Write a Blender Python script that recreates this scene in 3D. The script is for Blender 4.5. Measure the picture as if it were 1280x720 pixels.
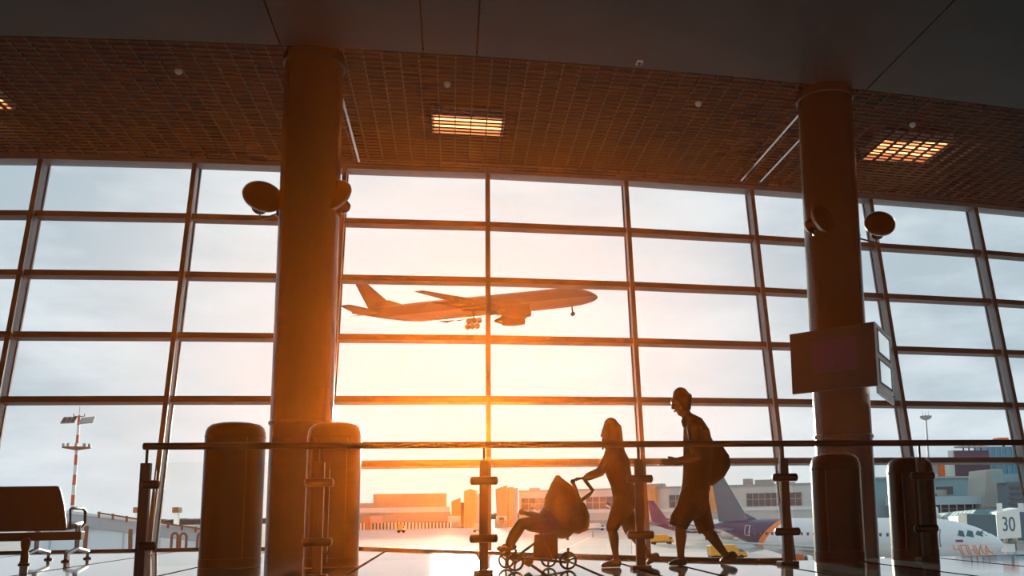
import bpy, bmesh, math, random
from mathutils import Vector, Matrix
random.seed(7)
for o in list(bpy.data.objects): bpy.data.objects.remove(o)
SC = bpy.context.scene
COL = SC.collection

# ------------------------------------------------------------------ camera
CAM_Z = .57
F, PX, PY, YAW, PIT, ROL = 1121.8, 768.9, 461.9, .1802, .1528, -.0171
W_ = Vector((math.sin(YAW)*math.cos(PIT), math.cos(YAW)*math.cos(PIT), math.sin(PIT)))
_r = Vector((math.cos(YAW), -math.sin(YAW), 0)); _u = _r.cross(W_)
R_ = _r*math.cos(ROL) + _u*math.sin(ROL)
U_ = _u*math.cos(ROL) - _r*math.sin(ROL)
cd = bpy.data.cameras.new('camera'); cam = bpy.data.objects.new('camera', cd); COL.objects.link(cam)
mw = Matrix((R_, U_, -W_)).transposed().to_4x4(); mw.translation = (0, 0, CAM_Z)
cam.matrix_world = mw
cd.sensor_fit = 'HORIZONTAL'; cd.sensor_width = 36; cd.lens = 36*F/1280
cd.shift_x = -(PX-640)/1280; cd.shift_y = (PY-360)/1280
cd.clip_start = .05; cd.clip_end = 5000
SC.camera = cam
def ray(px, py): return W_ + R_*((px-PX)/F) + U_*((PY-py)/F)
def at(px, py, Y): v = ray(px, py); return Vector((0, 0, CAM_Z)) + v*(Y/v.y)
def atz(px, py, z): v = ray(px, py); return Vector((0, 0, CAM_Z)) + v*((z-CAM_Z)/v.z)

# ------------------------------------------------------------------ light and exposure
SUN_DIR = ray(585, 534).normalized()           # towards the low sun behind thin cloud
SUN_E, SUN_ANGLE = 7.6, .07
HAZE_D, HAZE_G, HAZE_COL = .0022, .90, (1.0, .22, .012)  # hall haze is added; its orange colour makes the warm glow
SKY_LO, SKY_HI, SKY_STR = (.48, .59, .655), (.74, .825, .875), 1.0
vs = SC.view_settings
vs.view_transform = 'Standard'; vs.look = 'None'; vs.exposure = 0; vs.gamma = 1; vs.use_curve_mapping = False
SC.cycles.max_bounces = 8; SC.cycles.transparent_max_bounces = 24; SC.cycles.volume_bounces = 0
SC.cycles.use_denoising = True
SC.cycles.sample_clamp_indirect = 6
wd = bpy.data.worlds.new('sky'); SC.world = wd; wd.use_nodes = True
nt = wd.node_tree; nt.nodes.clear(); N = nt.nodes.new; L = nt.links.new
tc = N('ShaderNodeTexCoord'); mp = N('ShaderNodeMapping'); mp.inputs['Scale'].default_value = (2.2, 2.2, 6.5)
nz = N('ShaderNodeTexNoise'); nz.inputs['Scale'].default_value = 1.9; nz.inputs['Detail'].default_value = 6; nz.inputs['Roughness'].default_value = .55
rp = N('ShaderNodeValToRGB'); rp.color_ramp.elements[0].position = .40; rp.color_ramp.elements[1].position = .60
rp.color_ramp.elements[0].color = (*SKY_LO, 1); rp.color_ramp.elements[1].color = (*SKY_HI, 1)
L(tc.outputs['Generated'], mp.inputs['Vector']); L(mp.outputs[0], nz.inputs['Vector']); L(nz.outputs['Fac'], rp.inputs['Fac'])
dt = N('ShaderNodeVectorMath'); dt.operation = 'DOT_PRODUCT'; dt.inputs[1].default_value = SUN_DIR
nm = N('ShaderNodeVectorMath'); nm.operation = 'NORMALIZE'; L(tc.outputs['Generated'], nm.inputs[0]); L(nm.outputs[0], dt.inputs[0])
mr = N('ShaderNodeMapRange'); mr.interpolation_type = 'SMOOTHERSTEP'
mr.inputs['From Min'].default_value = .88; mr.inputs['From Max'].default_value = 1.0; mr.inputs['To Max'].default_value = .75
L(dt.outputs['Value'], mr.inputs['Value'])
mxw = N('ShaderNodeMix'); mxw.data_type = 'RGBA'; mxw.inputs['B'].default_value = (.95, .945, .915, 1)
L(mr.outputs[0], mxw.inputs['Factor']); L(rp.outputs[0], mxw.inputs['A'])
bg = N('ShaderNodeBackground'); bg.inputs['Strength'].default_value = SKY_STR; L(mxw.outputs['Result'], bg.inputs['Color'])
wo = N('ShaderNodeOutputWorld'); L(bg.outputs[0], wo.inputs['Surface'])
sl = bpy.data.lights.new('sun', 'SUN'); sl.energy = SUN_E; sl.angle = SUN_ANGLE; sl.color = (1, .86, .66)
so = bpy.data.objects.new('sun', sl); COL.objects.link(so); so.location = SUN_DIR*60
so.rotation_euler = SUN_DIR.to_track_quat('Z', 'Y').to_euler()

# ------------------------------------------------------------------ materials
MATS = {}
def mat(name, col=(.5, .5, .5), rough=.5, metal=0., var=.06, scale=6., bump=0., emit=None, es=0., spec=.5):
    if name in MATS: return MATS[name]
    m = bpy.data.materials.new(name); m.use_nodes = True; t = m.node_tree; b = t.nodes['Principled BSDF']
    b.inputs['Roughness'].default_value = rough; b.inputs['Metallic'].default_value = metal
    b.inputs['Specular IOR Level'].default_value = spec
    n = t.nodes.new('ShaderNodeTexNoise'); n.inputs['Scale'].default_value = scale; n.inputs['Detail'].default_value = 4
    c = t.nodes.new('ShaderNodeTexCoord'); t.links.new(c.outputs['Object'], n.inputs['Vector'])
    r = t.nodes.new('ShaderNodeValToRGB'); lo = [max(0, x*(1-var)) for x in col]; hi = [min(1, x*(1+var)) for x in col]
    r.color_ramp.elements[0].position = .3; r.color_ramp.elements[1].position = .7
    r.color_ramp.elements[0].color = (*lo, 1); r.color_ramp.elements[1].color = (*hi, 1)
    t.links.new(n.outputs['Fac'], r.inputs['Fac']); t.links.new(r.outputs[0], b.inputs['Base Color'])
    if bump:
        bp = t.nodes.new('ShaderNodeBump'); bp.inputs['Strength'].default_value = bump; bp.inputs['Distance'].default_value = .01
        t.links.new(n.outputs['Fac'], bp.inputs['Height']); t.links.new(bp.outputs[0], b.inputs['Normal'])
    if emit:
        b.inputs['Emission Color'].default_value = (*emit, 1); b.inputs['Emission Strength'].default_value = es
    MATS[name] = m; return m
def glass(name, tint, gloss=.06, rough=.02):
    m = bpy.data.materials.new(name); m.use_nodes = True; t = m.node_tree; t.nodes.clear()
    o = t.nodes.new('ShaderNodeOutputMaterial'); mx = t.nodes.new('ShaderNodeMixShader'); tr = t.nodes.new('ShaderNodeBsdfTransparent')
    g = t.nodes.new('ShaderNodeBsdfGlossy'); g.inputs['Roughness'].default_value = rough; tr.inputs['Color'].default_value = (*tint, 1)
    fr = t.nodes.new('ShaderNodeLayerWeight'); fr.inputs['Blend'].default_value = gloss
    t.links.new(fr.outputs['Fresnel'], mx.inputs['Fac']); t.links.new(tr.outputs[0], mx.inputs[1]); t.links.new(g.outputs[0], mx.inputs[2])
    t.links.new(mx.outputs[0], o.inputs['Surface']); return m
GLASS = glass('facade_glass', (.975, .985, .985), .04)
RGLASS = glass('rail_glass', (.955, .975, .97), .06)
FRAME = mat('painted_steel', (.055, .068, .076), .38, .0, .1)
WEB = mat('steel_web', (.16, .20, .22), .45, .0, .1)
DARKM = mat('dark_metal', (.03, .03, .032), .38, .3)
CHROME = mat('polished_aluminium', (.62, .64, .66), .22, .95, .03)
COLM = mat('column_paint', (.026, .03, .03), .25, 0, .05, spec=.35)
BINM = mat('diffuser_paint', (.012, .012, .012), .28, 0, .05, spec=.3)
CEILM = mat('ceiling_panel', (.010, .062, .070), .6, 0, .10, 1.5, spec=.2)
GRIDM = mat('ceiling_grid_paint', (.055, .075, .085), .5, 0, .08, spec=.2)
PLENM = mat('plenum_dark', (.012, .012, .012), .9)
WALLM = mat('interior_wall', (.07, .075, .08), .7)
KERBM = mat('kerb_dark', (.035, .03, .028), .5)
STRIPM = mat('inlay_dark', (.03, .03, .03), .8, spec=0)
LEATHER = mat('black_leather', (.022, .02, .02), .45, 0, .15, 30, .15)
def floor_mat():
    m = bpy.data.materials.new('polished_stone'); m.use_nodes = True; t = m.node_tree; b = t.nodes['Principled BSDF']
    c = t.nodes.new('ShaderNodeTexCoord'); n = t.nodes.new('ShaderNodeTexNoise'); n.inputs['Scale'].default_value = 1.3; n.inputs['Detail'].default_value = 8
    r = t.nodes.new('ShaderNodeValToRGB'); r.color_ramp.elements[0].color = (.25, .27, .28, 1); r.color_ramp.elements[1].color = (.36, .38, .39, 1)
    r.color_ramp.elements[0].position = .3; r.color_ramp.elements[1].position = .7
    t.links.new(c.outputs['Object'], n.inputs['Vector']); t.links.new(n.outputs['Fac'], r.inputs['Fac']); t.links.new(r.outputs[0], b.inputs['Base Color'])
    q = t.nodes.new('ShaderNodeMapRange'); q.inputs['To Min'].default_value = .03; q.inputs['To Max'].default_value = .07
    t.links.new(n.outputs['Fac'], q.inputs['Value']); t.links.new(q.outputs[0], b.inputs['Roughness'])
    b.inputs['IOR'].default_value = 1.6
    return m
FLOORM = floor_mat()

# ------------------------------------------------------------------ mesh helpers
def V(*a): return Vector(a)
class MB:
    def __init__(s): s.v = []; s.f = []
    def add(s, vs, fs):
        k = len(s.v); s.v += [Vector(v) for v in vs]; s.f += [tuple(i+k for i in f) for f in fs]; return s
    def box(s, lo, hi):
        (a, b, c), (d, e, f) = lo, hi
        return s.add([(a,b,c),(d,b,c),(d,e,c),(a,e,c),(a,b,f),(d,b,f),(d,e,f),(a,e,f)],
                     [(3,2,1,0),(4,5,6,7),(0,1,5,4),(1,2,6,5),(2,3,7,6),(3,0,4,7)])
    def cbox(s, c, sz, ax=None):
        ax = ax or (V(1,0,0), V(0,1,0), V(0,0,1)); c = Vector(c); P = []
        for k in (-.5, .5):
            for (i, j) in ((-.5,-.5),(.5,-.5),(.5,.5),(-.5,.5)):
                P.append(c + ax[0]*(i*sz[0]) + ax[1]*(j*sz[1]) + ax[2]*(k*sz[2]))
        return s.add(P, [(3,2,1,0),(4,5,6,7),(0,1,5,4),(1,2,6,5),(2,3,7,6),(3,0,4,7)])
    def bar(s, p0, p1, w, d, up=None):
        p0, p1 = Vector(p0), Vector(p1); t = (p1-p0).normalized(); up = Vector(up) if up else (V(0,0,1) if abs(t.z) < .9 else V(0,1,0))
        a = t.cross(up).normalized(); b = a.cross(t)
        return s.cbox((p0+p1)/2, (w, d, (p1-p0).length), (a, b, t))
    def rings(s, rs, cap=True):
        n = len(rs[0]); k = len(s.v)
        for r in rs: s.v += [Vector(p) for p in r]
        for i in range(len(rs)-1):
            for j in range(n):
                s.f.append((k+i*n+j, k+i*n+(j+1)%n, k+(i+1)*n+(j+1)%n, k+(i+1)*n+j))
        if cap:
            s.f.append(tuple(k+j for j in reversed(range(n)))); e = k+(len(rs)-1)*n; s.f.append(tuple(e+j for j in range(n)))
        return s
    def tube(s, pts, rad, n=10, cap=True):
        pts = [Vector(p) for p in pts]; rs = []
        rad = rad if isinstance(rad, (list, tuple)) else [rad]*len(pts)
        a = None
        for i, p in enumerate(pts):
            t = (pts[min(i+1, len(pts)-1)]-pts[max(i-1, 0)]).normalized()
            if a is None: a = t.cross(V(0,0,1) if abs(t.z) < .9 else V(0,1,0)).normalized()
            else: a = (a-t*a.dot(t)).normalized()
            b = t.cross(a); r = rad[i]
            rs.append([p + (a*math.cos(q)+b*math.sin(q))*r for q in (2*math.pi*j/n for j in range(n))])
        return s.rings(rs, cap)
    def lathe(s, prof, n=24, c=(0,0,0), ax='z'):
        rs = []
        for r, h in prof:
            ring = []
            for j in range(n):
                q = 2*math.pi*j/n; x, y = r*math.cos(q), r*math.sin(q)
                p = {'z': (x, y, h), 'x': (h, x, y), 'y': (y, h, x)}[ax]
                ring.append(Vector(c)+Vector(p))
            rs.append(ring)
        return s.rings(rs)
    def prism(s, out, d0, d1, plane='xz'):
        n = len(out); P = []
        for d in (d0, d1):
            for a, b in out: P.append((a, d, b) if plane == 'xz' else ((a, b, d) if plane == 'xy' else (d, a, b)))
        return s.add(P, [tuple(range(n)), tuple(range(2*n-1, n-1, -1))]+[(i, i+n, (i+1) % n+n, (i+1) % n) for i in range(n)])
    def build(s, name, m, parent=None, smooth=False, local=False, bevel=0.):
        me = bpy.data.meshes.new(name); off = V(0,0,0)
        o = bpy.data.objects.new(name, me)
        if parent is not None:
            o.parent = parent
            if not local:
                off = WLOC.get(parent.name, V(0,0,0))
        WLOC[o.name] = off
        me.from_pydata([tuple(v-off) for v in s.v], [], s.f); me.validate()
        bm = bmesh.new(); bm.from_mesh(me); bmesh.ops.recalc_face_normals(bm, faces=bm.faces)
        if bevel:
            bmesh.ops.bevel(bm, geom=[e for e in bm.edges if e.is_manifold and e.calc_face_angle(0) > .5], offset=bevel, segments=2, profile=.6, affect='EDGES', clamp_overlap=True)
        bm.to_mesh(me); bm.free()
        me.materials.append(m); COL.objects.link(o)
        if smooth:
            me.polygons.foreach_set('use_smooth', [True]*len(me.polygons))
            if smooth != 'all': me.set_sharp_from_angle(angle=math.radians(38))
        return o
WLOC = {}
def tag(o, label=None, cat=None, group=None, kind=None):
    if label: o['label'] = label
    if cat: o['category'] = cat
    if group: o['group'] = group
    if kind: o['kind'] = kind
    return o
def thing(name, label, cat, loc=(0,0,0), group=None, kind=None):
    o = bpy.data.objects.new(name, None); COL.objects.link(o); o.location = loc; o.empty_display_size = .2
    WLOC[o.name] = Vector(loc); return tag(o, label, cat, group, kind)
def struct(o, label, cat='structure'): return tag(o, label, cat, kind='structure')
def text_mesh(name, body, size, m, parent, loc, ax, extrude=.01, sx=1.):
    cu = bpy.data.curves.new(name, 'FONT'); cu.body = body; cu.size = size; cu.extrude = extrude; cu.align_x = 'CENTER'; cu.align_y = 'CENTER'
    to = bpy.data.objects.new(name+'_src', cu); COL.objects.link(to)
    dg = bpy.context.evaluated_depsgraph_get(); me = bpy.data.meshes.new_from_object(to.evaluated_get(dg)); bpy.data.objects.remove(to)
    M4 = Matrix((ax[0]*sx, ax[1], ax[2])).transposed().to_4x4(); M4.translation = Vector(loc)-WLOC.get(parent.name, V(0,0,0)) if parent else Vector(loc)
    me.transform(M4); me.materials.clear(); me.materials.append(m); o = bpy.data.objects.new(name, me); o.parent = parent; COL.objects.link(o); return o

# ------------------------------------------------------------------ building: levels and the glazed wall
K = .82
H = CAM_Z + 8.48*K
TZ = [6.394, 5.159, 3.924, 2.690, 1.464, -1.3]          # transom levels
GAUGE = [(-13.35, 22.95), (-9.79, 22.56), (-6.27, 22.33), (-2.73, 22.21), (.81, 22.07), (4.41, 22.11), (7.93, 22.31), (11.53, 22.60), (14.95, 22.88), (18.4, 23.3)]
TOPS = [V(x*K, y*K, H) for x, y in GAUGE]
LEAN = .187
def fac(i, z): t = TOPS[i]; return V(t.x, t.y-(H-z)*LEAN, z)
OUT = V(0, 1, -LEAN).normalized(); UPW = V(0, LEAN, 1).normalized()
ZB = -6.9
win = struct(thing('window_1', None, None), 'tall outward-leaning glazed wall of dark steel frames', 'window')
for i in range(len(TOPS)):
    a, b = fac(i, ZB), fac(i, H+.25); side = V(1, 0, 0)
    mb = MB(); c = (a+b)/2; ln = (b-a).length
    mb.cbox(c+OUT*.02, (.085, .05, ln), (side, OUT, UPW)); mb.cbox(c+OUT*.35, (.085, .05, ln), (side, OUT, UPW))
    m = mb.build('mullion', FRAME, win)
    MB().cbox(c+OUT*.185, (.035, .28, ln), (side, OUT, UPW)).build('web_plate', WEB, m)
LV = [H] + TZ + [-4.1, ZB]
for i in range(len(TOPS)-1):
    for k, z in enumerate(LV):
        if k == 0 or k == len(LV)-1 or (k == 5 and i < 3): continue      # the tall bottom lights on the left have no rail
        a, b = fac(i, z)+OUT*.17, fac(i+1, z)+OUT*.17; a.x += .045; b.x -= .045
        t = (b-a).normalized(); q = t.cross(OUT).normalized()
        if q.z < 0: q = -q
        mb = MB().cbox((a+b)/2, ((b-a).length, .20, .115), (t, OUT, q)); mb.build('transom', FRAME, win)
    LW = [z for q, z in enumerate(LV) if not (q == 5 and i < 3)]
    for k in range(len(LW)-1):
        a0, a1, b0, b1 = fac(i, LW[k+1]), fac(i, LW[k]), fac(i+1, LW[k+1]), fac(i+1, LW[k]); x = V(.02, 0, 0)
        P = [a0+x, b0-x, b1-x, a1+x]; P = [p+OUT*.20 for p in P]+[p+OUT*.215 for p in P]
        MB().add(P, [(3,2,1,0),(4,5,6,7),(0,1,5,4),(1,2,6,5),(2,3,7,6),(3,0,4,7)]).build('pane', GLASS, win)
    a, b = TOPS[i]+V(0, .16, .10), TOPS[i+1]+V(0, .16, .10)
    MB().bar(a, b, .36, .20).build('head_beam', WEB, win); MB().bar(a+V(0, .1, .43), b+V(0, .1, .43), .1, .68).build('upstand', PLENM, win)

# ------------------------------------------------------------------ floor, kerb, walls
EDGE = [(-12.5, 16.9), (-7.34, 16.66), (-5.12, 16.32), (-4.04, 16.2), (-1.39, 14.84), (.5, 12.25), (1.3, 11.1), (2.51, 9.58), (3.1, 9.0), (3.35, 8.95), (17, 8.95)]
fl = MB().prism([(-12.5, -5)]+[(x, y) for x, y in EDGE]+[(17, -5)], -.35, 0, 'xy').build('floor', FLOORM)
struct(fl, 'polished grey stone floor with dark inlay lines', 'floor')
def edge_y(x):
    for (x0, y0), (x1, y1) in zip(EDGE, EDGE[1:]):
        if x0 <= x <= x1: return y0+(y1-y0)*(x-x0)/(x1-x0)
    return 8.9
for x in [-6.55, -4.3, -2.75, -.95, .33, .81, 1.255, 1.72, 2.2, 3.05, 4.0, 4.95, 5.9]:
    MB().box((x-.022, -4.9, -.004), (x+.022, edge_y(x)-.14, .0012)).build('inlay_strip', STRIPM, fl)
for i, ((x0, y0), (x1, y1)) in enumerate(zip(EDGE, EDGE[1:])):
    if i < 9:
        k = MB().bar((x0, y0-.035, .016), (x1, y1-.035, .016), .07, .036).build('trim_%d' % (i+1), KERBM); struct(k, 'dark kerb along the floor edge', 'trim')
bw = MB().box((-12.7, -5.2, -.3), (17.2, -5, 8.4)).build('wall_back', WALLM); struct(bw, 'dark interior wall behind', 'wall')
lw = MB().box((-12.75, -5, -7.2), (-12.5, 18.6, 8.4)).build('wall_left', WALLM); struct(lw, 'dark interior side wall', 'wall')
rw = MB().box((17, -5, -7.2), (17.25, 19.0, 8.4)).build('wall_right', WALLM); struct(rw, 'dark interior side wall', 'wall')
lf = MB().box((-12.5, 8.5, -7.2), (17, 17.9, -6.95)).build('floor_lower', WALLM); struct(lf, 'floor of the storey below', 'floor')

# ceiling: smooth panels near, open grid by the glass
def edge_c(x): return 13.16 + .0066*(x-1.2)**2
ce = MB().prism([(-12.5, -5)]+[(x, edge_c(x)-.03) for x in [-12.5+i*1.475 for i in range(21)]]+[(17, -5)], H+.06, H+.75, 'xy').build('ceiling', PLENM)
struct(ce, 'dark ceiling slab above the panels', 'ceiling')
SEAM = [-12.5, -9.9, -2.61, -.51, .303, 6.86, 10.5, 14.2, 17]
for a, b in zip(SEAM, SEAM[1:]):
    xs = [a+.014+(b-a-.028)*j/10 for j in range(11)]
    MB().prism([(xs[0], -4.9)]+[(x, edge_c(x)) for x in xs]+[(xs[-1], -4.9)], H+.0, H+.062, 'xy').build('ceiling_panel', CEILM, ce)
gr = struct(thing('ceiling_grid', None, None), 'open metal grid ceiling next to the glazing', 'ceiling')
ZG = H+.08
for i in range(102):
    x = -.592 + (i-41)*.2867
    if x < -12.4 or x > 16.9: continue
    y1 = min(18.6, 18.12+.0045*(x-1.2)**2)
    MB().box((x-.009, edge_c(x)+.03, ZG+.014), (x+.009, y1, ZG+.07)).build('grid_bar', GRIDM, gr)
for j in range(33):
    y = .06 + j*.152; pts = [(-12.4+28.9*q/14) for q in range(15)]
    mb = MB(); rs = []
    for x in pts:
        yy = edge_c(x)+y*(1-.0003*(x-1.2)**2); rs.append([(x, yy-.006, ZG), (x, yy+.006, ZG), (x, yy+.006, ZG+.028), (x, yy-.006, ZG+.028)])
    mb.rings(rs); mb.build('grid_slat', GRIDM, gr)
pl = MB().box((-12.5, 12.9, H+.75), (17, 19.4, H+.85)).build('ceiling_void', PLENM); struct(pl, 'dark void above the grid ceiling', 'ceiling')
RAILS = [(-1.92, 14.0, 17.9, 'beside the left round column'), (6.12, 14.35, 17.9, 'reaching the mullion behind the right column'), (6.56, 14.0, 17.9, 'shorter one by the right column')]
for x, y0, y1, w in RAILS:
    o = MB().box((x-.022, y0, ZG-.045), (x+.022, y1, ZG+.002)).build('ceiling_track', CHROME); tag(o, 'thin pale metal track under the grid, '+w, 'track')
LAMPM = mat('lamp_tube', (1, .8, .6), .4, emit=(1, .40, .15), es=4.5)
LREF = mat('lamp_reflector', (.75, .6, .5), .4)
for k, (x0, x1, y0, y1, w) in enumerate([(-.46, .92, 16.3, 17.15, 'above the flying airliner'), (8.65, 10.2, 16.2, 17.3, 'beyond the right column'), (-9.3, -7.95, 16.5, 17.2, 'above the row of seats')]):
    z = H+.42; lt = thing('ceiling_light', 'warm recessed strip light behind the grid '+w, 'light', ((x0+x1)/2, (y0+y1)/2, z), 'lights behind the ceiling grid')
    b = MB(); b.box((x0, y0, z+.16), (x1, y1, z+.2)); b.box((x0, y0, z), (x0+.03, y1, z+.16)); b.box((x1-.03, y0, z), (x1, y1, z+.16)); b.box((x0, y0, z), (x1, y0+.03, z+.16)); b.box((x0, y1-.03, z), (x1, y1, z+.16))
    b.build('housing', LREF, lt)
    for q in range(3):
        yy = y0+(y1-y0)*(.2+.3*q); MB().tube([(x0+.05, yy, z+.1), (x1-.05, yy, z+.1)], .03, 8).build('lamp_tube', LAMPM, lt)
    MB().tube([((x0+x1)/2, (y0+y1)/2, z+.2), ((x0+x1)/2, (y0+y1)/2, H+.76)], .015, 8).build('hanger', DARKM, lt)
WHITEP = mat('white_plastic', (.62, .64, .64), .5)
for x, y, w in [(-4.38, 14.47, 'left of the left column'), (-.154, 14.31, 'near the lit lamp'), (4.2, 14.42, 'between lamp and right column'), (8.44, 14.71, 'right of the right column')]:
    d = thing('smoke_detector', 'small round white smoke detector under the grid, '+w, 'detector', (x, y, ZG))
    MB().lathe([(.06, -.0), (.06, -.02), (.045, -.05), (.02, -.06)], 16, (x, y, ZG+.004)).build('base', WHITEP, d, True)
    MB().lathe([(.02, -.055), (.02, -.072), (.005, -.075)], 12, (x, y, ZG+.004)).build('sensor_head', WHITEP, d, True)
s = thing('ceiling_sensor', 'small square white sensor on the smooth ceiling panel', 'sensor', (2.84, 13.0, H))
MB().box((2.79, 12.9, H-.02), (2.89, 13.06, H+.003)).build('plate', WHITEP, s, bevel=.006); MB().lathe([(.03, 0), (.03, -.03), (.01, -.04)], 12, (2.84, 12.98, H-.018)).build('lens', DARKM, s, True)

# ------------------------------------------------------------------ columns with reflector uplights
def column(x, y, r, zb, label, collar):
    t = thing('column', label, 'column', (x, y, zb))
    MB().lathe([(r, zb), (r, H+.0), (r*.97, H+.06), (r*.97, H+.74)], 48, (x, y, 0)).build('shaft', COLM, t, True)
    MB().lathe([(r+.004, collar), (r+.022, collar+.02), (r+.022, collar+.05), (r+.004, collar+.07)], 48, (x, y, 0)).build('collar', COLM, t, True)
    MB().lathe([(r+.01, H-.16), (r+.03, H-.14), (r+.03, H-.02), (r+.01, H)], 48, (x, y, 0)).build('capital_ring', COLM, t, True)
    return t
CLX, CRX, CY = -2.165, 6.21, 13.62
column(CLX, CY, .435, 0, 'thick round column standing between the two tall diffuser drums', 1.82)
column(CRX, CY, .455, -6.95, 'thick round column carrying the angled display boards', 1.6)
DISCM = mat('uplight_black', (.008, .007, .007), .7, spec=.15)
def disc_uplight(px, py, Y, face, label, wall, r=.285):  # reflector uplight: lamp projector below, dark disc above
    c = at(px, py, Y); f = Vector(face).normalized(); t = thing('uplight', label, 'uplight', c, 'horn uplights on the columns')
    a = f.cross(V(0,0,1)).normalized(); b = a.cross(f)
    def ring(r_, h, n=32): return [c+f*h+(a*math.cos(2*math.pi*j/n)+b*math.sin(2*math.pi*j/n))*r_ for j in range(n)]
    MB().rings([ring(r*.98, .0), ring(r, -.02), ring(r*.94, -.05), ring(r*.66, -.10), ring(r*.42, -.15)]).build('disc', DISCM, t, True)
    MB().rings([ring(r*1.01, .008), ring(r*1.03, -.004), ring(r*1.01, -.03)], False).build('rim', CHROME, t, True)
    MB().rings([ring(r*.93, .012), ring(r*.9, .016)]).build('disc_face', DISCM, t, True)
    MB().rings([ring(.10, -.14), ring(.105, -.16), ring(.105, -.30), ring(.08, -.33)]).build('projector', DISCM, t, True)
    w = Vector(wall); e = c-f*.2
    MB().tube([e, V(e.x, e.y, w.z-.12), w], .016, 8).build('bracket', DARKM, t, True)
    MB().cbox(w, (.1, .1, .12)).build('mount_plate', DARKM, t, bevel=.01)
disc_uplight(329, 245, 13.45, (.35, -.85, .40), 'dark dish loudspeaker hung on the left side of the column with two drums', (CLX-.42, CY, at(329, 262, 13.5).z))
disc_uplight(417, 244, 13.45, (-.45, -.80, .38), 'dark dish loudspeaker hung on the right side of the column with two drums', (CLX+.42, CY, at(425, 260, 13.5).z))
disc_uplight(1029, 273, 13.0, (.45, -.85, .20), 'dark dish loudspeaker tilted across the column with display boards', (CRX-.44, CY-.18, at(1020, 288, 13.3).z), .24)
disc_uplight(1100, 279, 13.35, (-.22, -.85, .35), 'dark dish loudspeaker beside the column with display boards, seen face on', (CRX+.44, CY, at(1090, 295, 13.5).z), .25)

# angled display boards wrapped round the right column
bd = thing('display_board', 'dark angled display board hung round the right column', 'display', at(1092, 481, 12.75))
SCRM = mat('dim_purple', (.045, .022, .05), .35, emit=(.25, .05, .22), es=.02)  # faint purple patch with a weak glow on the dark panel
BOARD = mat('board_dark', (.03, .028, .027), .5)
def slab(corners, n, th):
    n = Vector(n).normalized(); return MB().add([*corners, *[c+n*th for c in corners]], [(3,2,1,0),(4,5,6,7),(0,1,5,4),(1,2,6,5),(2,3,7,6),(3,0,4,7)])
A0, A1 = at(987, 418, 13.35), at(991, 492.5, 13.35); C0, C1 = at(1092, 402, 12.75), at(1093.5, 481.5, 12.75)
A1.x = A0.x; C1.x = C0.x; B0, B1 = at(1113, 422, 13.85), at(1113, 495, 13.85); B1.x = B0.x
n1 = (C0-A0).cross(V(0,0,1)); slab([A0, C0, C1, A1], -n1, .09).build('dark_panel', BOARD, bd)
def inset(P, u0, u1, v0, v1, n, off):
    def q(u, v): return (P[0]*(1-u)+P[1]*u)*(1-v)+(P[3]*(1-u)+P[2]*u)*v + Vector(n).normalized()*off
    return [q(u0, v0), q(u1, v0), q(u1, v1), q(u0, v1)]
slab(inset([A0, C0, C1, A1], .26, .78, .18, .70, n1, .008), -n1, .012).build('screen', SCRM, bd)
n2 = (B0-C0).cross(V(0,0,1)); RP = [C0+V(.02,0,0), B0, B1, C1+V(.02,0,0)]
slab(RP, -n2, .07).build('twin_screen_panel', mat('board_frame', (.75, .77, .78), .4), bd)
PAN = mat('sky_glow_screen', (.5, .58, .62), .12, emit=(.55, .66, .70), es=.75)  # sky reflection put into the panes as colour and glow
for v0, v1 in ((.07, .47), (.55, .95)):
    g = slab(inset(RP, .08, .90, v0, v1, n2, .006), -n2, .01).build('screen_bezel', BOARD, bd)
    slab(inset(RP, .16, .80, v0+.035, v1-.035, n2, .012), -n2, .008).build('screen', PAN, g)
slab([C1+V(.02,0,-.03), B1+V(0,0,-.03), B1+V(0,0,-.15), C1+V(.02,0,-.12)], -n2, .04).build('lower_fascia', mat('board_frame'), bd)
MB().bar((A0+A1)/2*.45+(C0+C1)/2*.55, (CRX, CY, ((A0+A1)/2).z), .1, .3).build('wall_bracket', DARKM, bd)

# ------------------------------------------------------------------ tall air diffuser drums
def drum(x, y, r, h, label, grp):
    t = thing('air_diffuser', label, 'diffuser', (x, y, 0), grp)
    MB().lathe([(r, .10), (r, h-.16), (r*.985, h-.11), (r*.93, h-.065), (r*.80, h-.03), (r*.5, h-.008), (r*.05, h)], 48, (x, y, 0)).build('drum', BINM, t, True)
    MB().lathe([(r*.97, 0), (r*1.015, .005), (r*1.015, .10), (r*.97, .105)], 48, (x, y, 0)).build('plinth', BINM, t, True)
    MB().lathe([(r*1.0, h-.175), (r*1.012, h-.17), (r*1.012, h-.155), (r, h-.15)], 48, (x, y, 0)).build('band', BINM, t, True)
    for q in (.6, 2.2, 3.9, 5.3): MB().box((x+r*math.cos(q)-.006, y+r*math.sin(q)-.006, .1), (x+r*math.cos(q)+.006, y+r*math.sin(q)+.006, h-.18)).build('seam', DARKM, t)
a = at(295.5, 528, 10.6); drum(a.x, 10.6, .315, a.z, 'tall dome-topped air diffuser drum standing clear beside the column', 'air diffuser drums')
a = at(419, 528, 10.2); drum(a.x, 10.2, .283, a.z, 'tall dome-topped air diffuser drum overlapping the column by the sun', 'air diffuser drums')
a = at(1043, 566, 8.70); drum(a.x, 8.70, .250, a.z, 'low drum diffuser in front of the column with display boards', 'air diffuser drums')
a = at(1136, 571, 8.70); drum(a.x, 8.70, .232, a.z, 'low drum diffuser by the parked airliner nose', 'air diffuser drums')

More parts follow.
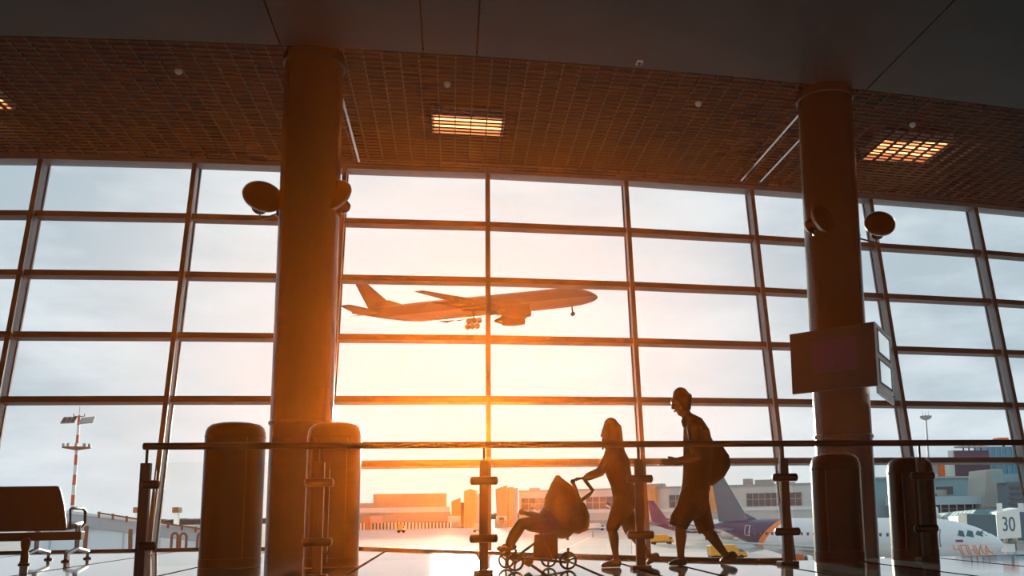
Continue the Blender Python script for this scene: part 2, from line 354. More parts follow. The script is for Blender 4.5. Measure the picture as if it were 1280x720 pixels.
# ------------------------------------------------------------------ glass balustrade
YR, ZR = 8.40, 1.166
PXS = [-2.61, -1.165, .285, 1.742, 3.19, 4.64, 6.09]
rl = thing('balustrade', 'glass balustrade with dark posts and round handrail', 'railing', (PXS[0], YR, 0))
MB().tube([(-2.645, YR, ZR), (-2.64, YR, ZR), (8, YR, ZR)], [.02, .031, .031], 16).build('handrail', DARKM, rl, True)
for k, x in enumerate(PXS):
    p = MB().box((x-.04, YR-.03, 0), (x+.04, YR+.03, 1.02)).build('post', DARKM, rl, bevel=.004)
    MB().tube([(x, YR, 1.01), (x, YR, ZR-.012)], .012, 8).build('rail_stem', DARKM, p)
    MB().box((x-.09, YR-.07, 0), (x+.09, YR+.07, .035)).build('foot_plate', DARKM, p, bevel=.006)
    for z in (.835, .314):
        q0, q1 = x-(.115 if k else 0), x+.115
        MB().tube([(q0-.012, YR-.03, z), (q0, YR-.03, z), (q1, YR-.03, z), (q1+.012, YR-.03, z)], [.02, .038, .038, .02], 12).build('clamp', DARKM, p, True)
    if k < len(PXS)-1:
        MB().box((x+.085, YR-.008, .14), (PXS[k+1]-.085, YR+.008, 1.02)).build('glass_panel', RGLASS, rl)

# ------------------------------------------------------------------ beam seating
bs = thing('beam_seat', 'black leather beam seat with chrome arms and legs facing the glass', 'seating', (-5.5, 13.3, 0))
Z0 = at(60, 608, 13.1).z; ZS = at(60, 659, 13.1).z; XR = at(84, 630, 13.1).x; PITCH = .93
for k in range(3):
    x1 = XR-k*PITCH; x0 = x1-PITCH+.012
    mb = MB(); rs = []
    for (z, y, w) in [(ZS-.02, 13.13, .0), (ZS+.06, 13.10, .0), (ZS+.3, 13.04, .02), (Z0-.07, 12.98, .045), (Z0-.02, 12.965, .06), (Z0, 12.97, .085)]:
        rs.append([(x0+w*.4, y-.035, z), (x1-w, y-.035, z), (x1-w+.004, y, z), (x1-w, y+.035, z), (x0+w*.4, y+.035, z), (x0+w*.4-.004, y, z)])
    mb.rings(rs); mb.build('backrest', LEATHER, bs, True, bevel=.012)
    MB().add([(x0, 13.12, ZS-.05), (x1, 13.12, ZS-.05), (x1, 13.70, ZS-.02), (x0, 13.70, ZS-.02), (x0, 13.12, ZS+.03), (x1, 13.12, ZS+.03), (x1, 13.70, ZS+.07), (x0, 13.70, ZS+.07)],
             [(3,2,1,0),(4,5,6,7),(0,1,5,4),(1,2,6,5),(2,3,7,6),(3,0,4,7)]).build('seat_cushion', LEATHER, bs, True, bevel=.02)
ZBM = at(50, 670.5, 13.3).z
MB().box((XR-3*PITCH, 13.22, ZBM-.055), (XR+.15, 13.34, ZBM+.055)).build('beam', DARKM, bs, bevel=.008)
def seat_leg(x):
    l = MB().tube([(x, 13.28, ZBM+.14), (x, 13.28, ZBM-.20)], [.035, .03], 10).build('leg', CHROME, bs, True)
    zf = ZBM-.17
    for y1 in (12.94, 13.66):
        m = MB().tube([(x, 13.28, zf), (x, y1, .10), (x, y1, .045)], [.03, .024, .02], 10); m.build('leg_arm', CHROME, l, True)
        MB().lathe([(.02, .045), (.02, .028), (.05, .016), (.05, .0)], 14, (x, y1, 0)).build('glide', DARKM, l, True)
for x in (XR+.09, XR-.40, XR-1.35): seat_leg(x)
def arm(x):
    za = ZS+.23
    MB().tube([(x, 13.12, ZS-.02), (x, 13.10, ZS+.12), (x, 13.08, za), (x, 13.14, za+.012), (x, 13.50, za+.012), (x, 13.58, za-.03), (x, 13.60, ZS+.04), (x, 13.40, ZS-.06)], [.014, .014, .016, .02, .02, .02, .018, .018], 8).build('armrest', CHROME if x < XR else DARKM, bs, True)
arm(XR+.05); arm(XR-.47); arm(XR-1.42)
p = atz(30, 706, 0); b = thing('bollard', 'short dark red rounded bollard below the seat', 'bollard', (p.x, p.y, 0))
MB().lathe([(.045, 0), (.045, .12), (.035, .16), (.05, .22), (.055, .27), (.045, .31), (.02, .33)], 20, (p.x, p.y, 0)).build('post', mat('bollard_red', (.10, .03, .02), .5), b, True)
MB().lathe([(.065, 0), (.065, .015), (.04, .02)], 20, (p.x, p.y, 0)).build('base', DARKM, b, True)

# ------------------------------------------------------------------ people and stroller
def chain(mb, pts, n=16, flat=False):
    """pts: (Vector, in-plane radius, depth radius); closed tapered limb"""
    P = [Vector(p[0]) for p in pts]; rs = []
    for i, p in enumerate(P):
        t = (P[min(i+1, len(P)-1)]-P[max(i-1, 0)]).normalized()
        d = V(0, 1, 0); d = (d-t*d.dot(t))
        d = d.normalized() if d.length > .1 else V(1, 0, 0)
        b = t.cross(d).normalized(); r1 = pts[i][1]; r2 = pts[i][2] if len(pts[i]) > 2 else r1
        def ring(c, k): return [c+(b*math.cos(q)*r1+d*math.sin(q)*r2)*k for q in (2*math.pi*j/n for j in range(n))]
        if i == 0: rs += [ring(p-t*r1*.9, .25), ring(p-t*r1*.6, .72)]
        rs.append(ring(p, 1))
        if i == len(P)-1 and not flat: rs += [ring(p+t*r1*.6, .72), ring(p+t*r1*.9, .25)]
    mb.rings(rs); return mb
def fuse(mb, name, m, parent, vox=.008, sm=6):
    tmp = bpy.data.meshes.new('tmp'); tmp.from_pydata([tuple(v) for v in mb.v], [], mb.f)
    bm = bmesh.new(); bm.from_mesh(tmp); bmesh.ops.recalc_face_normals(bm, faces=bm.faces); bm.to_mesh(tmp); bm.free()
    o = bpy.data.objects.new('tmp', tmp); COL.objects.link(o)
    r = o.modifiers.new('r', 'REMESH'); r.mode = 'VOXEL'; r.voxel_size = vox
    s_ = o.modifiers.new('s', 'SMOOTH'); s_.iterations = sm; s_.factor = .5
    dg = bpy.context.evaluated_depsgraph_get(); me = bpy.data.meshes.new_from_object(o.evaluated_get(dg)); bpy.data.objects.remove(o)
    off = WLOC.get(parent.name, V(0,0,0)); me.transform(Matrix.Translation(-off))
    me.materials.clear(); me.materials.append(m); me.polygons.foreach_set('use_smooth', [True]*len(me.polygons))
    ob = bpy.data.objects.new(name, me); ob.parent = parent; COL.objects.link(ob); WLOC[ob.name] = off; return ob
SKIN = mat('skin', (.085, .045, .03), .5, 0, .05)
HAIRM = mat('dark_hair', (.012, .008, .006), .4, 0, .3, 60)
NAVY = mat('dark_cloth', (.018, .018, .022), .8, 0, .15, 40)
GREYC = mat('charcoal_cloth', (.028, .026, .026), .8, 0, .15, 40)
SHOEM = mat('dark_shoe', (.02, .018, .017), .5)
def hand(mb, wrist, tip_dir, palm_n, size=1., curl=.5):
    """palm and five bent fingers; tip_dir along the fingers, palm_n out of the palm"""
    t = Vector(tip_dir).normalized(); n = Vector(palm_n); n = (n-t*n.dot(t)).normalized(); s_ = t.cross(n)
    w = Vector(wrist); k = size
    for j in range(4):
        b = w+s_*((j-1.5)*.021*k); chain(mb, [(w+s_*((j-1.5)*.012*k)+t*.005, .014*k), (b+t*.045*k, .014*k), (b+t*.085*k, .0125*k)], 8)
        ln = (.030, .036, .034, .026)[j]*k; p = b+t*.088*k; dirs = t.copy()
        pts = [(p, .0098*k)]
        for q in range(3):
            a = curl*(.5+.5*q); dirs = (t*math.cos(a)+n*math.sin(a)).normalized(); p = p+dirs*ln*(1, .8, .65)[q]; pts.append((p, (.0094, .009, .008)[q]*k))
        chain(mb, pts, 8)
    th = w+t*.03*k-s_*.028*k
    chain(mb, [(w+t*.015*k-s_*.012*k, .014*k), (th, .0125*k), (th+t*.032*k-s_*.016*k+n*.012*k, .0115*k), (th+t*.056*k-s_*.014*k+n*.026*k, .0098*k)], 8)
def foot(mb, ankle, toe, heel, h=.045):
    a, t, e = Vector(ankle), Vector(toe), Vector(heel); d = (t-e)
    chain(mb, [(e+d*.12+V(0,0,.032), .032, .032), (e+d*.4+V(0,0,.036), .036, .036), (e+d*.7+V(0,0,.028), .026, .044), (e+d*.92+V(0,0,.02), .018, .036)], 12)
    chain(mb, [(a, .036, .034), (e+d*.2+V(0,0,.05), .038, .033)], 12)
def head(mb, c, fwd, size, yc):
    """c centre; fwd facing direction in the xz plane; size = head height"""
    f = Vector(fwd).normalized(); u = V(0,1,0).cross(f); u = u if u.z > 0 else -u; r = size/2
    chain(mb, [(c+u*r*.62-f*r*.06, r*.52, r*.46), (c+u*r*.30-f*r*.04, r*.78, r*.62), (c-f*r*.02, r*.80, r*.63), (c-u*r*.32+f*r*.10, r*.66, r*.56), (c-u*r*.66+f*r*.26, r*.40, r*.42), (c-u*r*.80+f*r*.32, r*.28, r*.30)], 20)
    chain(mb, [(c+u*r*.12+f*r*.70, r*.06), (c-u*r*.08+f*r*.82, r*.085), (c-u*r*.2+f*r*.84, r*.09), (c-u*r*.24+f*r*.72, r*.09)], 8)          # nose
    chain(mb, [(c+u*r*.20+f*r*.62+V(0,-r*.28,0), r*.10), (c+u*r*.20+f*r*.62+V(0,r*.28,0), r*.10)], 8)                                      # brow
    chain(mb, [(c-u*r*.50+f*r*.72+V(0,-r*.14,0), r*.08), (c-u*r*.50+f*r*.76, r*.10), (c-u*r*.50+f*r*.72+V(0,r*.14,0), r*.08)], 8)          # lips
    for s_ in (-1, 1):
        e = c+V(0, s_*r*.62, 0)-f*r*.06; chain(mb, [(e+u*r*.2, r*.10, r*.07), (e-u*r*.02, r*.12, r*.07), (e-u*r*.22-f*r*.02+f*r*.04, r*.08, r*.06)], 8)
def eyes(c, fwd, size, parent):
    f = Vector(fwd).normalized(); u = V(0,1,0).cross(f); u = u if u.z > 0 else -u; r = size/2
    for s_ in (-1, 1):
        MB().lathe([(.0005, -.011), (.008, -.008), (.011, 0), (.008, .008), (.0005, .011)], 10, c+u*r*.04+f*r*.62+V(0, s_*r*.28, 0)).build('eye', mat('eye_dark', (.05, .04, .035), .2), parent, 'all')

YP = 8.80
def pp(x, y, dy=0.): return at(x, y, YP+dy)
def px(n): return n*.00785
# --- man with shoulder bag
base = atz(870, 707.4, 0); base.y = YP
man = thing('person', 'person in knee-length shorts looking down at a phone, bag on shoulder', 'person', (base.x, YP, 0))
mb = MB()
FD = V(-.93, 0, -.34)
hc = pp(850.5, 503.5); head(mb, hc, FD, .245, YP)
chain(mb, [(pp(855, 514), .052, .055), (pp(861, 524), .058, .062)])
chain(mb, [(pp(865, 531), .085, .14), (pp(869, 545), .115, .18), (pp(871, 565), .118, .165), (pp(871, 585), .112, .15), (pp(869, 604), .112, .155), (pp(867, 622), .115, .165)], 20)
for s_, kn, an, toe, heel in ((-1, (850, 658), (851, 697), (837.5, 707.5), (858, 707.5)), (1, (881, 660), (909, 696), (902, 707.5), (920, 704))):
    dy = s_*.085
    hp = pp(866, 626, dy); k_ = pp(*kn, dy); a_ = pp(*an, dy)
    chain(mb, [(hp, .085, .08), ((hp+k_)/2, .072, .07), (k_, .056, .055), (k_*.68+a_*.32+V(.008, 0, 0), .058, .052), (k_*.3+a_*.7, .042, .04), (a_, .034, .034)])
    t_, h_ = pp(*toe, dy), pp(*heel, dy); t_.z = max(t_.z, .0) if s_ > 0 else .0; h_.z = max(h_.z-.0, .0) if s_ > 0 else .0
    if s_ > 0: t_.z = .0; h_.z = .045
    foot(mb, a_, t_, h_)
    if s_ < 0: FL = (a_, t_, h_)
    else: FR = (a_, t_, h_)
shl, elb, wr = pp(868, 534, -.19), pp(872, 572, -.23), pp(848, 575, -.17)
chain(mb, [(shl, .058), ((shl+elb)/2, .05), (elb, .042), ((elb+wr)/2, .04), (wr, .028)])
hand(mb, wr, pp(830, 579, -.12)-wr, V(.1, .5, .6), 1.05, .35)
shr, elr, wrr = pp(868, 534, .19), pp(873, 573, .22), pp(849, 578, .12)
chain(mb, [(shr, .058), ((shr+elr)/2, .05), (elr, .042), ((elr+wrr)/2, .038), (wrr, .028)])
hand(mb, wrr, pp(833, 579, .03)-wrr, V(.1, -.5, .5), 1.0, .5)
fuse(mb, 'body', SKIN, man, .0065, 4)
eyes(hc, FD, .245, man)
mb = MB()
u = V(-.34*-1, 0, .93).normalized(); u = V(.34, 0, .93).normalized() if False else V(-.34, 0, .93).normalized()
chain(mb, [(hc+V(.006, 0, .080), .088, .08), (hc+V(.014, 0, .045), .112, .092), (hc+V(.036, 0, .0), .096, .092), (hc+V(.052, 0, -.045), .062, .084)], 20)
fuse(mb, 'hair', HAIRM, man, .008, 6)
mb = MB()
chain(mb, [(pp(858.5, 520.5), .056, .07), (pp(865.5, 529), .105, .155), (pp(870, 541), .135, .20), (pp(872, 556), .146, .2), (pp(872, 572), .148, .185), (pp(871.5, 587), .144, .175), (pp(870, 602), .138, .18), (pp(869.5, 612), .142, .185)], 24)
for sh_, el_, e in ((shl, elb, -1), (shr, elr, 1)): chain(mb, [(sh_, .078), (sh_*.5+el_*.5, .07), (sh_*.12+el_*.88, .062)])
chain(mb, [(pp(854, 526), .022, .05), (pp(856, 531), .025, .07)])
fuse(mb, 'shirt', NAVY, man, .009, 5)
mb = MB()
chain(mb, [(pp(869, 606), .135, .175), (pp(868, 622), .145, .185), (pp(867, 633), .135, .18)], 24)
chain(mb, [(pp(865, 620, -.08), .125, .11), (pp(858, 638, -.085), .112, .105), (pp(850, 650, -.085), .105, .1), (pp(847, 658.5, -.085), .098, .1)], 20, True)
chain(mb, [(pp(870, 620, .08), .125, .11), (pp(876, 640, .085), .105, .105), (pp(880, 654, .085), .095, .1), (pp(883.5, 664, .085), .088, .095)], 20, True)
fuse(mb, 'shorts', GREYC, man, .009, 5)
for (a_, t_, h_) in (FL, FR):
    mb = MB(); d = t_-h_
    chain(mb, [(h_+d*.10+V(0,0,.034), .034, .038), (h_+d*.45+V(0,0,.036), .036, .042), (h_+d*.75+V(0,0,.03), .029, .05), (h_+d*.97+V(0,0,.022), .021, .042)], 14)
    fuse(mb, 'shoe', SHOEM, man, .007, 4)
PH = thing('phone', 'dark phone held out in the hand of the walking person', 'phone', pp(830, 580, -.1))
pc = pp(831.5, 578.5, -.06); PA = (V(-.96, .1, -.26).normalized(), V(.1, 1, 0).normalized(), V(-.26, 0, .96).normalized())
PA = (PA[0], (PA[1]-PA[0]*PA[1].dot(PA[0])).normalized(), None); PA = (PA[0], PA[1], PA[0].cross(PA[1]))
MB().cbox(pc, (.145, .072, .009), PA).build('case', DARKM, PH, bevel=.003); MB().cbox(pc+PA[2]*.005, (.13, .064, .001), PA).build('screen', mat('phone_glass', (.02, .02, .025), .1), PH)
BG = thing('shoulder_bag', 'dark slouchy bag hanging behind the walking person', 'bag', pp(897, 606, .05))
mb = MB(); chain(mb, [(pp(898, 560, .08), .05, .06), (pp(900, 570, .07), .098, .09), (pp(899, 580, .06), .118, .11), (pp(895, 591, .05), .095, .11), (pp(889, 601, .03), .055, .09)], 20)
chain(mb, [(pp(894, 562, .07), .05, .07), (pp(904, 570, .07), .05, .07), (pp(908.5, 577.5, .06), .04, .07), (pp(902, 587, .05), .05, .08)], 14)
chain(mb, [(pp(890, 560, .05), .06, .08), (pp(889, 585, .05), .06, .09), (pp(886, 603, .03), .04, .08)], 16)
fuse(mb, 'pouch', GREYC, BG, .01, 8)
MB().tube([pp(866, 526, -.10), pp(874, 529, -.13), pp(884, 540, -.1), pp(890, 551, .02), pp(894, 559, .08)], .010, 8).build('strap', NAVY, BG, True)
MB().tube([pp(888, 556, -.02), pp(900, 554, .03), pp(908, 566, .05)], .008, 8).build('zip', DARKM, BG, True)

# --- woman pushing the stroller
base = atz(772, 709, 0)
wom = thing('person', 'person with long straight hair leaning forward to push the stroller', 'person', (base.x, YP, 0))
mb = MB(); FD = V(-.99, 0, -.14)
hc = pp(762, 541); head(mb, hc, FD, .215, YP)
chain(mb, [(pp(765, 551), .042, .045), (pp(768, 560), .048, .052)])
chain(mb, [(pp(768, 564), .07, .11), (pp(770, 575), .092, .145), (pp(773, 590), .088, .125), (pp(776, 604), .082, .115), (pp(779, 616), .095, .14), (pp(779, 627), .10, .145)], 20)
WFE = []
for s_, kn, an, toe, heel in ((-1, (765, 660), (770.5, 700), (751.5, 709), (776.5, 709)), (1, (788, 664), (814, 697), (808, 709), (823.5, 703))):
    dy = s_*.07; hp = pp(779, 628, dy); k_ = pp(*kn, dy); a_ = pp(*an, dy)
    chain(mb, [(hp, .085, .078), (hp*.5+k_*.5+V(-.008*(s_ < 0), 0, 0), .072, .066), (k_, .05, .048), (k_*.68+a_*.32+V(.006, 0, 0), .05, .046), (k_*.3+a_*.7, .034, .033), (a_, .028, .028)])
    t_, h_ = pp(*toe, dy), pp(*heel, dy); t_.z = .004; h_.z = .004 if s_ < 0 else .05
    foot(mb, a_, t_, h_); WFE.append((a_, t_, h_))
for s_ in (-1, 1):
    sh_, el_, wr_ = pp(764, 567, s_*.155), pp(750, 590, s_*.19), pp(730, 598, s_*.16)
    chain(mb, [(sh_, .046), ((sh_+el_)/2, .038), (el_, .034), ((el_+wr_)/2, .030), (wr_, .022)])
    hand(mb, wr_, V(-1, 0, .02), V(-.25, 0, -1), .85, 1.15)
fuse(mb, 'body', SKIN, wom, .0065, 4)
eyes(hc, FD, .215, wom)
mb = MB()
chain(mb, [(hc+V(.014, 0, .082), .078, .07), (hc+V(.020, 0, .045), .104, .09), (hc+V(.038, 0, -.01), .092, .094), (hc+V(.046, 0, -.08), .088, .092), (hc+V(.06, 0, -.15), .084, .09), (hc+V(.085, 0, -.23), .075, .08), (hc+V(.105, 0, -.30), .05, .065)], 20)
for s_ in (-1, 1): chain(mb, [(hc+V(-.03, s_*.068, .06), .03, .02), (hc+V(-.035, s_*.085, -.02), .03, .018), (hc+V(-.05, s_*.08, -.1), .022, .016), (hc+V(-.06, s_*.078, -.16), .01, .01)], 10)
fuse(mb, 'hair', HAIRM, wom, .0075, 5)
mb = MB()
chain(mb, [(pp(766, 557), .066, .075), (pp(767.5, 564), .10, .14), (pp(769.5, 576), .132, .168), (pp(773, 590), .126, .15), (pp(777, 604), .112, .14), (pp(780, 616), .116, .16), (pp(781, 627), .12, .165)], 24)
for s_ in (-1, 1):
    sh_, el_, wr_ = pp(764, 567, s_*.155), pp(750, 590, s_*.19), pp(730, 598, s_*.16)
    chain(mb, [(sh_, .06), (sh_*.5+el_*.5, .052), (el_, .048), (el_*.45+wr_*.55, .043), (el_*.2+wr_*.8, .038)])
fuse(mb, 'jacket', NAVY, wom, .009, 5)
mb = MB()
chain(mb, [(pp(780, 612), .105, .15), (pp(780, 624), .118, .165), (pp(779, 634), .112, .16)], 24)
for s_, kn in ((-1, (765, 660)), (1, (788, 664))):
    dy = s_*.07; hp = pp(779, 628, dy); k_ = pp(*kn, dy)
    chain(mb, [(hp, .098, .088), (hp*.5+k_*.5, .084, .076), (k_, .062, .058)], 18)
chain(mb, [(pp(790, 608, -.05), .03, .05), (pp(793, 618, -.05), .034, .06), (pp(790, 628, -.05), .022, .05)], 12)
fuse(mb, 'shorts', GREYC, wom, .008, 5)
for (a_, t_, h_) in WFE:
    d = t_-h_; mb = MB()
    mb.prism([(0, 0)], 0, 0) if False else None
    chain(mb, [(h_+d*.08+V(0,0,.008), .010, .034), (h_+d*.5+V(0,0,.008), .010, .036), (h_+d*.95+V(0,0,.008), .010, .042)], 12); fuse(mb, 'sandal', SHOEM, wom, .006, 2)

# --- stroller
YS_ = 8.78
def sp(x, y, dy=0.): return at(x, y, YS_+dy)
sb = atz(672, 714, 0)
st = thing('stroller', 'dark pushchair with peaked canopy, basket and four small wheels', 'stroller', (sb.x, YS_, 0))
CANV = mat('stroller_fabric', (.022, .02, .02), .75, 0, .15, 40); RUB = mat('rubber', (.015, .015, .015), .7)
mb = MB()
chain(mb, [(sp(697, 597.5), .035, .06), (sp(697.5, 602), .068, .11), (sp(699.5, 610), .118, .16), (sp(702, 620), .160, .19), (sp(703.5, 630), .195, .2), (sp(705, 640), .222, .2), (sp(707, 650), .240, .2), (sp(708, 660), .225, .19), (sp(708, 665), .19, .17)], 24, True)
chain(mb, [(sp(680, 642), .05, .19), (sp(690, 655), .10, .2), (sp(705, 660), .11, .2)], 20)
fuse(mb, 'canopy', CANV, st, .011, 6)
mb = MB(); chain(mb, [(sp(726, 632), .045, .15), (sp(729, 645), .06, .17), (sp(728, 657), .06, .17), (sp(722, 663), .04, .16)], 18); fuse(mb, 'storage_bag', CANV, st, .011, 6)
mb = MB(); chain(mb, [(sp(662, 658), .05, .17), (sp(680, 657), .08, .18), (sp(700, 658), .07, .18), (sp(722, 660), .05, .17)], 18); fuse(mb, 'seat_shell', CANV, st, .011, 6)
MB().add([sp(668, 668, -.17), sp(697, 668, -.17), sp(697.5, 697, -.17), sp(666, 697, -.17), sp(668, 668, .17), sp(697, 668, .17), sp(697.5, 697, .17), sp(666, 697, .17)],
         [(3,2,1,0),(4,5,6,7),(0,1,5,4),(1,2,6,5),(2,3,7,6),(3,0,4,7)]).build('basket', CANV, st, bevel=.015)
for dy in (-.2, .2):
    MB().tube([sp(716, 603, dy), sp(719, 610, dy), sp(723, 622, dy), sp(718, 650, dy)], .018, 8).build('push_bar', DARKM, st, True)
    MB().tube([sp(731, 600, dy), sp(741, 613, dy), sp(737, 618, dy), sp(726, 626, dy)], .018, 8).build('push_bar', DARKM, st, True)
    MB().tube([sp(700, 665, dy*.9), sp(683, 668, dy*.9), sp(640, 700, dy*.9)], .012, 8).build('frame_tube', DARKM, st, True)
    MB().tube([sp(640, 698, dy*.9), sp(672, 699, dy*.9), sp(708, 703, dy*.9)], .013, 8).build('frame_tube', DARKM, st, True)
    MB().tube([sp(675, 665, dy*.9), sp(690, 699, dy*.9)], .012, 8).build('frame_tube', DARKM, st, True)
MB().tube([sp(716, 602, -.21), sp(716, 602, .21)], .024, 12).build('handle_grip', RUB, st, True)
MB().tube([sp(731, 600, -.21), sp(731, 600, .21)], .014, 10).build('handle_cross_bar', DARKM, st, True)
MB().tube([sp(652, 640, -.19), sp(652, 640, .19)], .028, 12).build('bumper_bar', RUB, st, True)
for dy in (-.19, .19): MB().tube([sp(652, 640, dy), sp(668, 645, dy), sp(684, 650, dy)], .02, 8).build('bumper_arm', DARKM, st, True)
MB().add([sp(628, 690, -.15), sp(641, 684, -.15), sp(642, 687, -.15), sp(629, 693, -.15), sp(628, 690, .15), sp(641, 684, .15), sp(642, 687, .15), sp(629, 693, .15)],
         [(3,2,1,0),(4,5,6,7),(0,1,5,4),(1,2,6,5),(2,3,7,6),(3,0,4,7)]).build('footrest', RUB, st)
MB().tube([sp(664, 696, 0), sp(661, 702, 0), sp(658, 707, 0)], [.035, .045, .03], 10).build('brake_pedal', RUB, st, True)
def wheel(cx, dy, r):
    c = sp(cx, 705, dy); c.z = r
    w = MB()
    w.lathe([(r*.74, -.014), (r*.97, -.016), (r, 0), (r*.97, .016), (r*.74, .014)], 28, c, 'y')
    w.f.pop(); w.f.pop(); k = len(w.v)-28*5
    for j in range(28): w.f.append((k+j, k+(j+1) % 28, k+28*4+(j+1) % 28, k+28*4+j))
    w = w.build('wheel', RUB, st, True)
    h = MB().lathe([(r*.22, -.018), (r*.22, .018)], 14, c, 'y'); h.build('hub', DARKM, w, True)
    for q in range(3):
        a = q*2.094+.4; MB().bar(c, c+V(math.cos(a), 0, math.sin(a))*r*.78, .018, .012, (0,1,0)).build('spoke', DARKM, w)
    return c
for cx, dy, r in ((633, .21, .082), (644, -.21, .084), (686, .22, .082), (710, -.22, .086)):
    c = wheel(cx, dy, r); MB().tube([c, c+V(0, -.04 if dy > 0 else .04, 0), c+V(.01, (-.05 if dy > 0 else .05), r+.03)], .012, 8).build('wheel_fork', DARKM, st, True)
MB().tube([sp(686, 697, -.2), sp(686, 697, .2)], .012, 8).build('axle', DARKM, st, True); MB().tube([sp(640, 698, -.2), sp(640, 698, .2)], .012, 8).build('axle', DARKM, st, True)
# --- child riding in it
ch = thing('person', 'small child seated in the stroller with legs stretched out', 'person', sp(690, 655))
mb = MB(); FD = V(-.98, 0, .05)
hc = sp(690, 622); head(mb, hc, FD, .17, YS_)
chain(mb, [(sp(691, 631), .035, .04), (sp(692, 636), .07, .1), (sp(692, 646), .085, .11), (sp(690, 654), .085, .11)], 16)
for s_ in (-1, 1):
    dy = s_*.065
    k_, a_ = (sp(651, 655, dy), sp(634, 683, dy)) if s_ < 0 else (sp(655, 652, dy), sp(640, 680, dy))
    chain(mb, [(sp(688, 654, dy), .062), (sp(668, 654, dy), .055), (k_, .044), (k_*.6+a_*.4, .043), (a_, .028)])
    t_ = a_+V(-.075, 0, .008); chain(mb, [(a_+V(.012, 0, -.025), .028), (a_*.5+t_*.5+V(0, 0, -.025), .027, .03), (t_+V(0, 0, -.02), .02, .026)], 10)
    sh_, el_, wr_ = sp(691, 637, s_*.1), sp(676, 645, s_*.12), sp(662, 641, s_*.11)
    chain(mb, [(sh_, .032), (el_, .027), (wr_, .019)]); hand(mb, wr_, V(-1, 0, .1), V(-.3, 0, -1), .55, .9)
fuse(mb, 'body', SKIN, ch, .007, 4); eyes(hc, FD, .17, ch)
mb = MB(); chain(mb, [(hc+V(.012, 0, .05), .062, .06), (hc+V(.03, 0, .0), .06, .065)], 16); fuse(mb, 'hair', HAIRM, ch, .008, 4)
mb = MB(); chain(mb, [(sp(692, 636), .085, .115), (sp(692, 646), .1, .125), (sp(690, 656), .1, .125)], 16)
for s_ in (-1, 1): chain(mb, [(sp(690, 655, s_*.065), .075), (sp(668, 654, s_*.065), .067), (sp(652, 655, s_*.065), .058), (sp(643, 668, s_*.065), .055), (sp(637, 680, s_*.065), .046)])
fuse(mb, 'romper', GREYC, ch, .009, 4)
for s_ in (-1, 1):
    a_ = sp(634, 683, -.065) if s_ < 0 else sp(640, 680, .065)
    mb = MB(); chain(mb, [(a_+V(.014, 0, -.028), .034), (a_+V(-.03, 0, -.028), .033), (a_+V(-.075, 0, -.018), .026)], 10); fuse(mb, 'shoe', SHOEM, ch, .007, 3)

# ------------------------------------------------------------------ the airfield outside
GZ = -7.6
APR = mat('apron_concrete', (.47, .47, .46), .9, 0, .10, .05, spec=.05)
gnd = MB().box((-400, 19.0, GZ-.5), (900, 900, GZ)).build('ground', APR); struct(gnd, 'pale concrete airport apron', 'ground')
LINEM = mat('apron_line', (.8, .76, .62), .7)
for (a, b) in (((737, 672), (690, 694)), ((640, 668), (1000, 688)), ((760, 664), (905, 668))):
    p, q = atz(*a, GZ), atz(*b, GZ); MB().bar((p.x, p.y, GZ+.01), (q.x, q.y, GZ+.01), .35, .02).build('painted_line', LINEM, gnd)
CONC = mat('pale_panel', (.60, .60, .58), .7, 0, .05, .3); BEIGE = mat('beige_cladding', (.42, .33, .26), .8, 0, .08, .5)
ORANGE = mat('orange_cladding', (.80, .33, .12), .6, 0, .05, .5); GREYW = mat('grey_cladding', (.38, .38, .36), .7, 0, .06, .3)
DGLASS = mat('dark_glazing', (.10, .115, .125), .18, 0, .2, .2); WHITEB = mat('white_panel', (.78, .78, .76), .6, 0, .03, .4)
TEALW = mat('teal_cladding', (.20, .34, .38), .6, 0, .06, .3); BLUEG = mat('blue_glazing', (.06, .25, .36), .25, 0, .15, .3)
PURP = mat('purple_panel', (.055, .045, .085), .5, 0, .1, .3); BROWN = mat('rust_brown', (.22, .09, .045), .7)
def pr(x0, x1, y0, y1, Y):
    ym, xm = (y0+y1)/2, (x0+x1)/2
    return at(x0, ym, Y).x, at(x1, ym, Y).x, at(xm, y1, Y).z, at(xm, y0, Y).z
def pbox(x0, x1, y0, y1, Y, dep, name, m, parent, ground=False, mb=None):
    a, b, c, d = pr(x0, x1, y0, y1, Y); c = GZ if ground else c
    mb = mb or MB(); mb.box((a, Y, c), (b, Y+dep, d)); return mb.build(name, m, parent)
# --- far ribbed terminal
YF = atz(500, 661.5, GZ).y
tb = thing('terminal_building', 'long brown ribbed terminal hall with raised upper block', 'building', at(510, 661, YF).xy.to_3d()+V(0, 0, GZ))
pbox(425, 563, 641, 653, YF+1, 30, 'main_wall', BEIGE, tb); pbox(425, 562.5, 634.5, 641, YF+.5, 31, 'roof_band', CONC, tb)
pbox(466.5, 558, 617, 635, YF+6, 24, 'roof_block', BEIGE, tb); pbox(425, 467, 629, 635, YF+6, 24, 'low_block', BEIGE, tb)
pbox(425, 563, 653, 662, YF+4, 26, 'ground_storey', mat('dim_storey', (.22, .17, .14), .8), tb, True)
pbox(560, 575.5, 645, 652.5, YF-1.5, 2.2, 'grey_annex', CONC, tb)
for x in [428+4.35*i for i in range(31)]: pbox(x, x+2.2, 653, 662, YF+1.5, 1.5, 'bay_panel', WHITEB, tb, True)
mb = MB()
for i in range(56):
    a, b, c, d = pr(427+2.4*i, 427+2.4*i+.8, 640, 652.5, YF+.3); mb.box((a, YF+.3, c), (b, YF+1.1, d))
tag(mb.build('facade_fin', GREYW, tb), kind='stuff')
mb = MB()
for i in range(44):
    a, b, c, d = pr(467.5+2.08*i, 467.5+2.08*i+.6, 617.5, 634.5, YF+5.6); mb.box((a, YF+5.6, c), (b, YF+6.1, d))
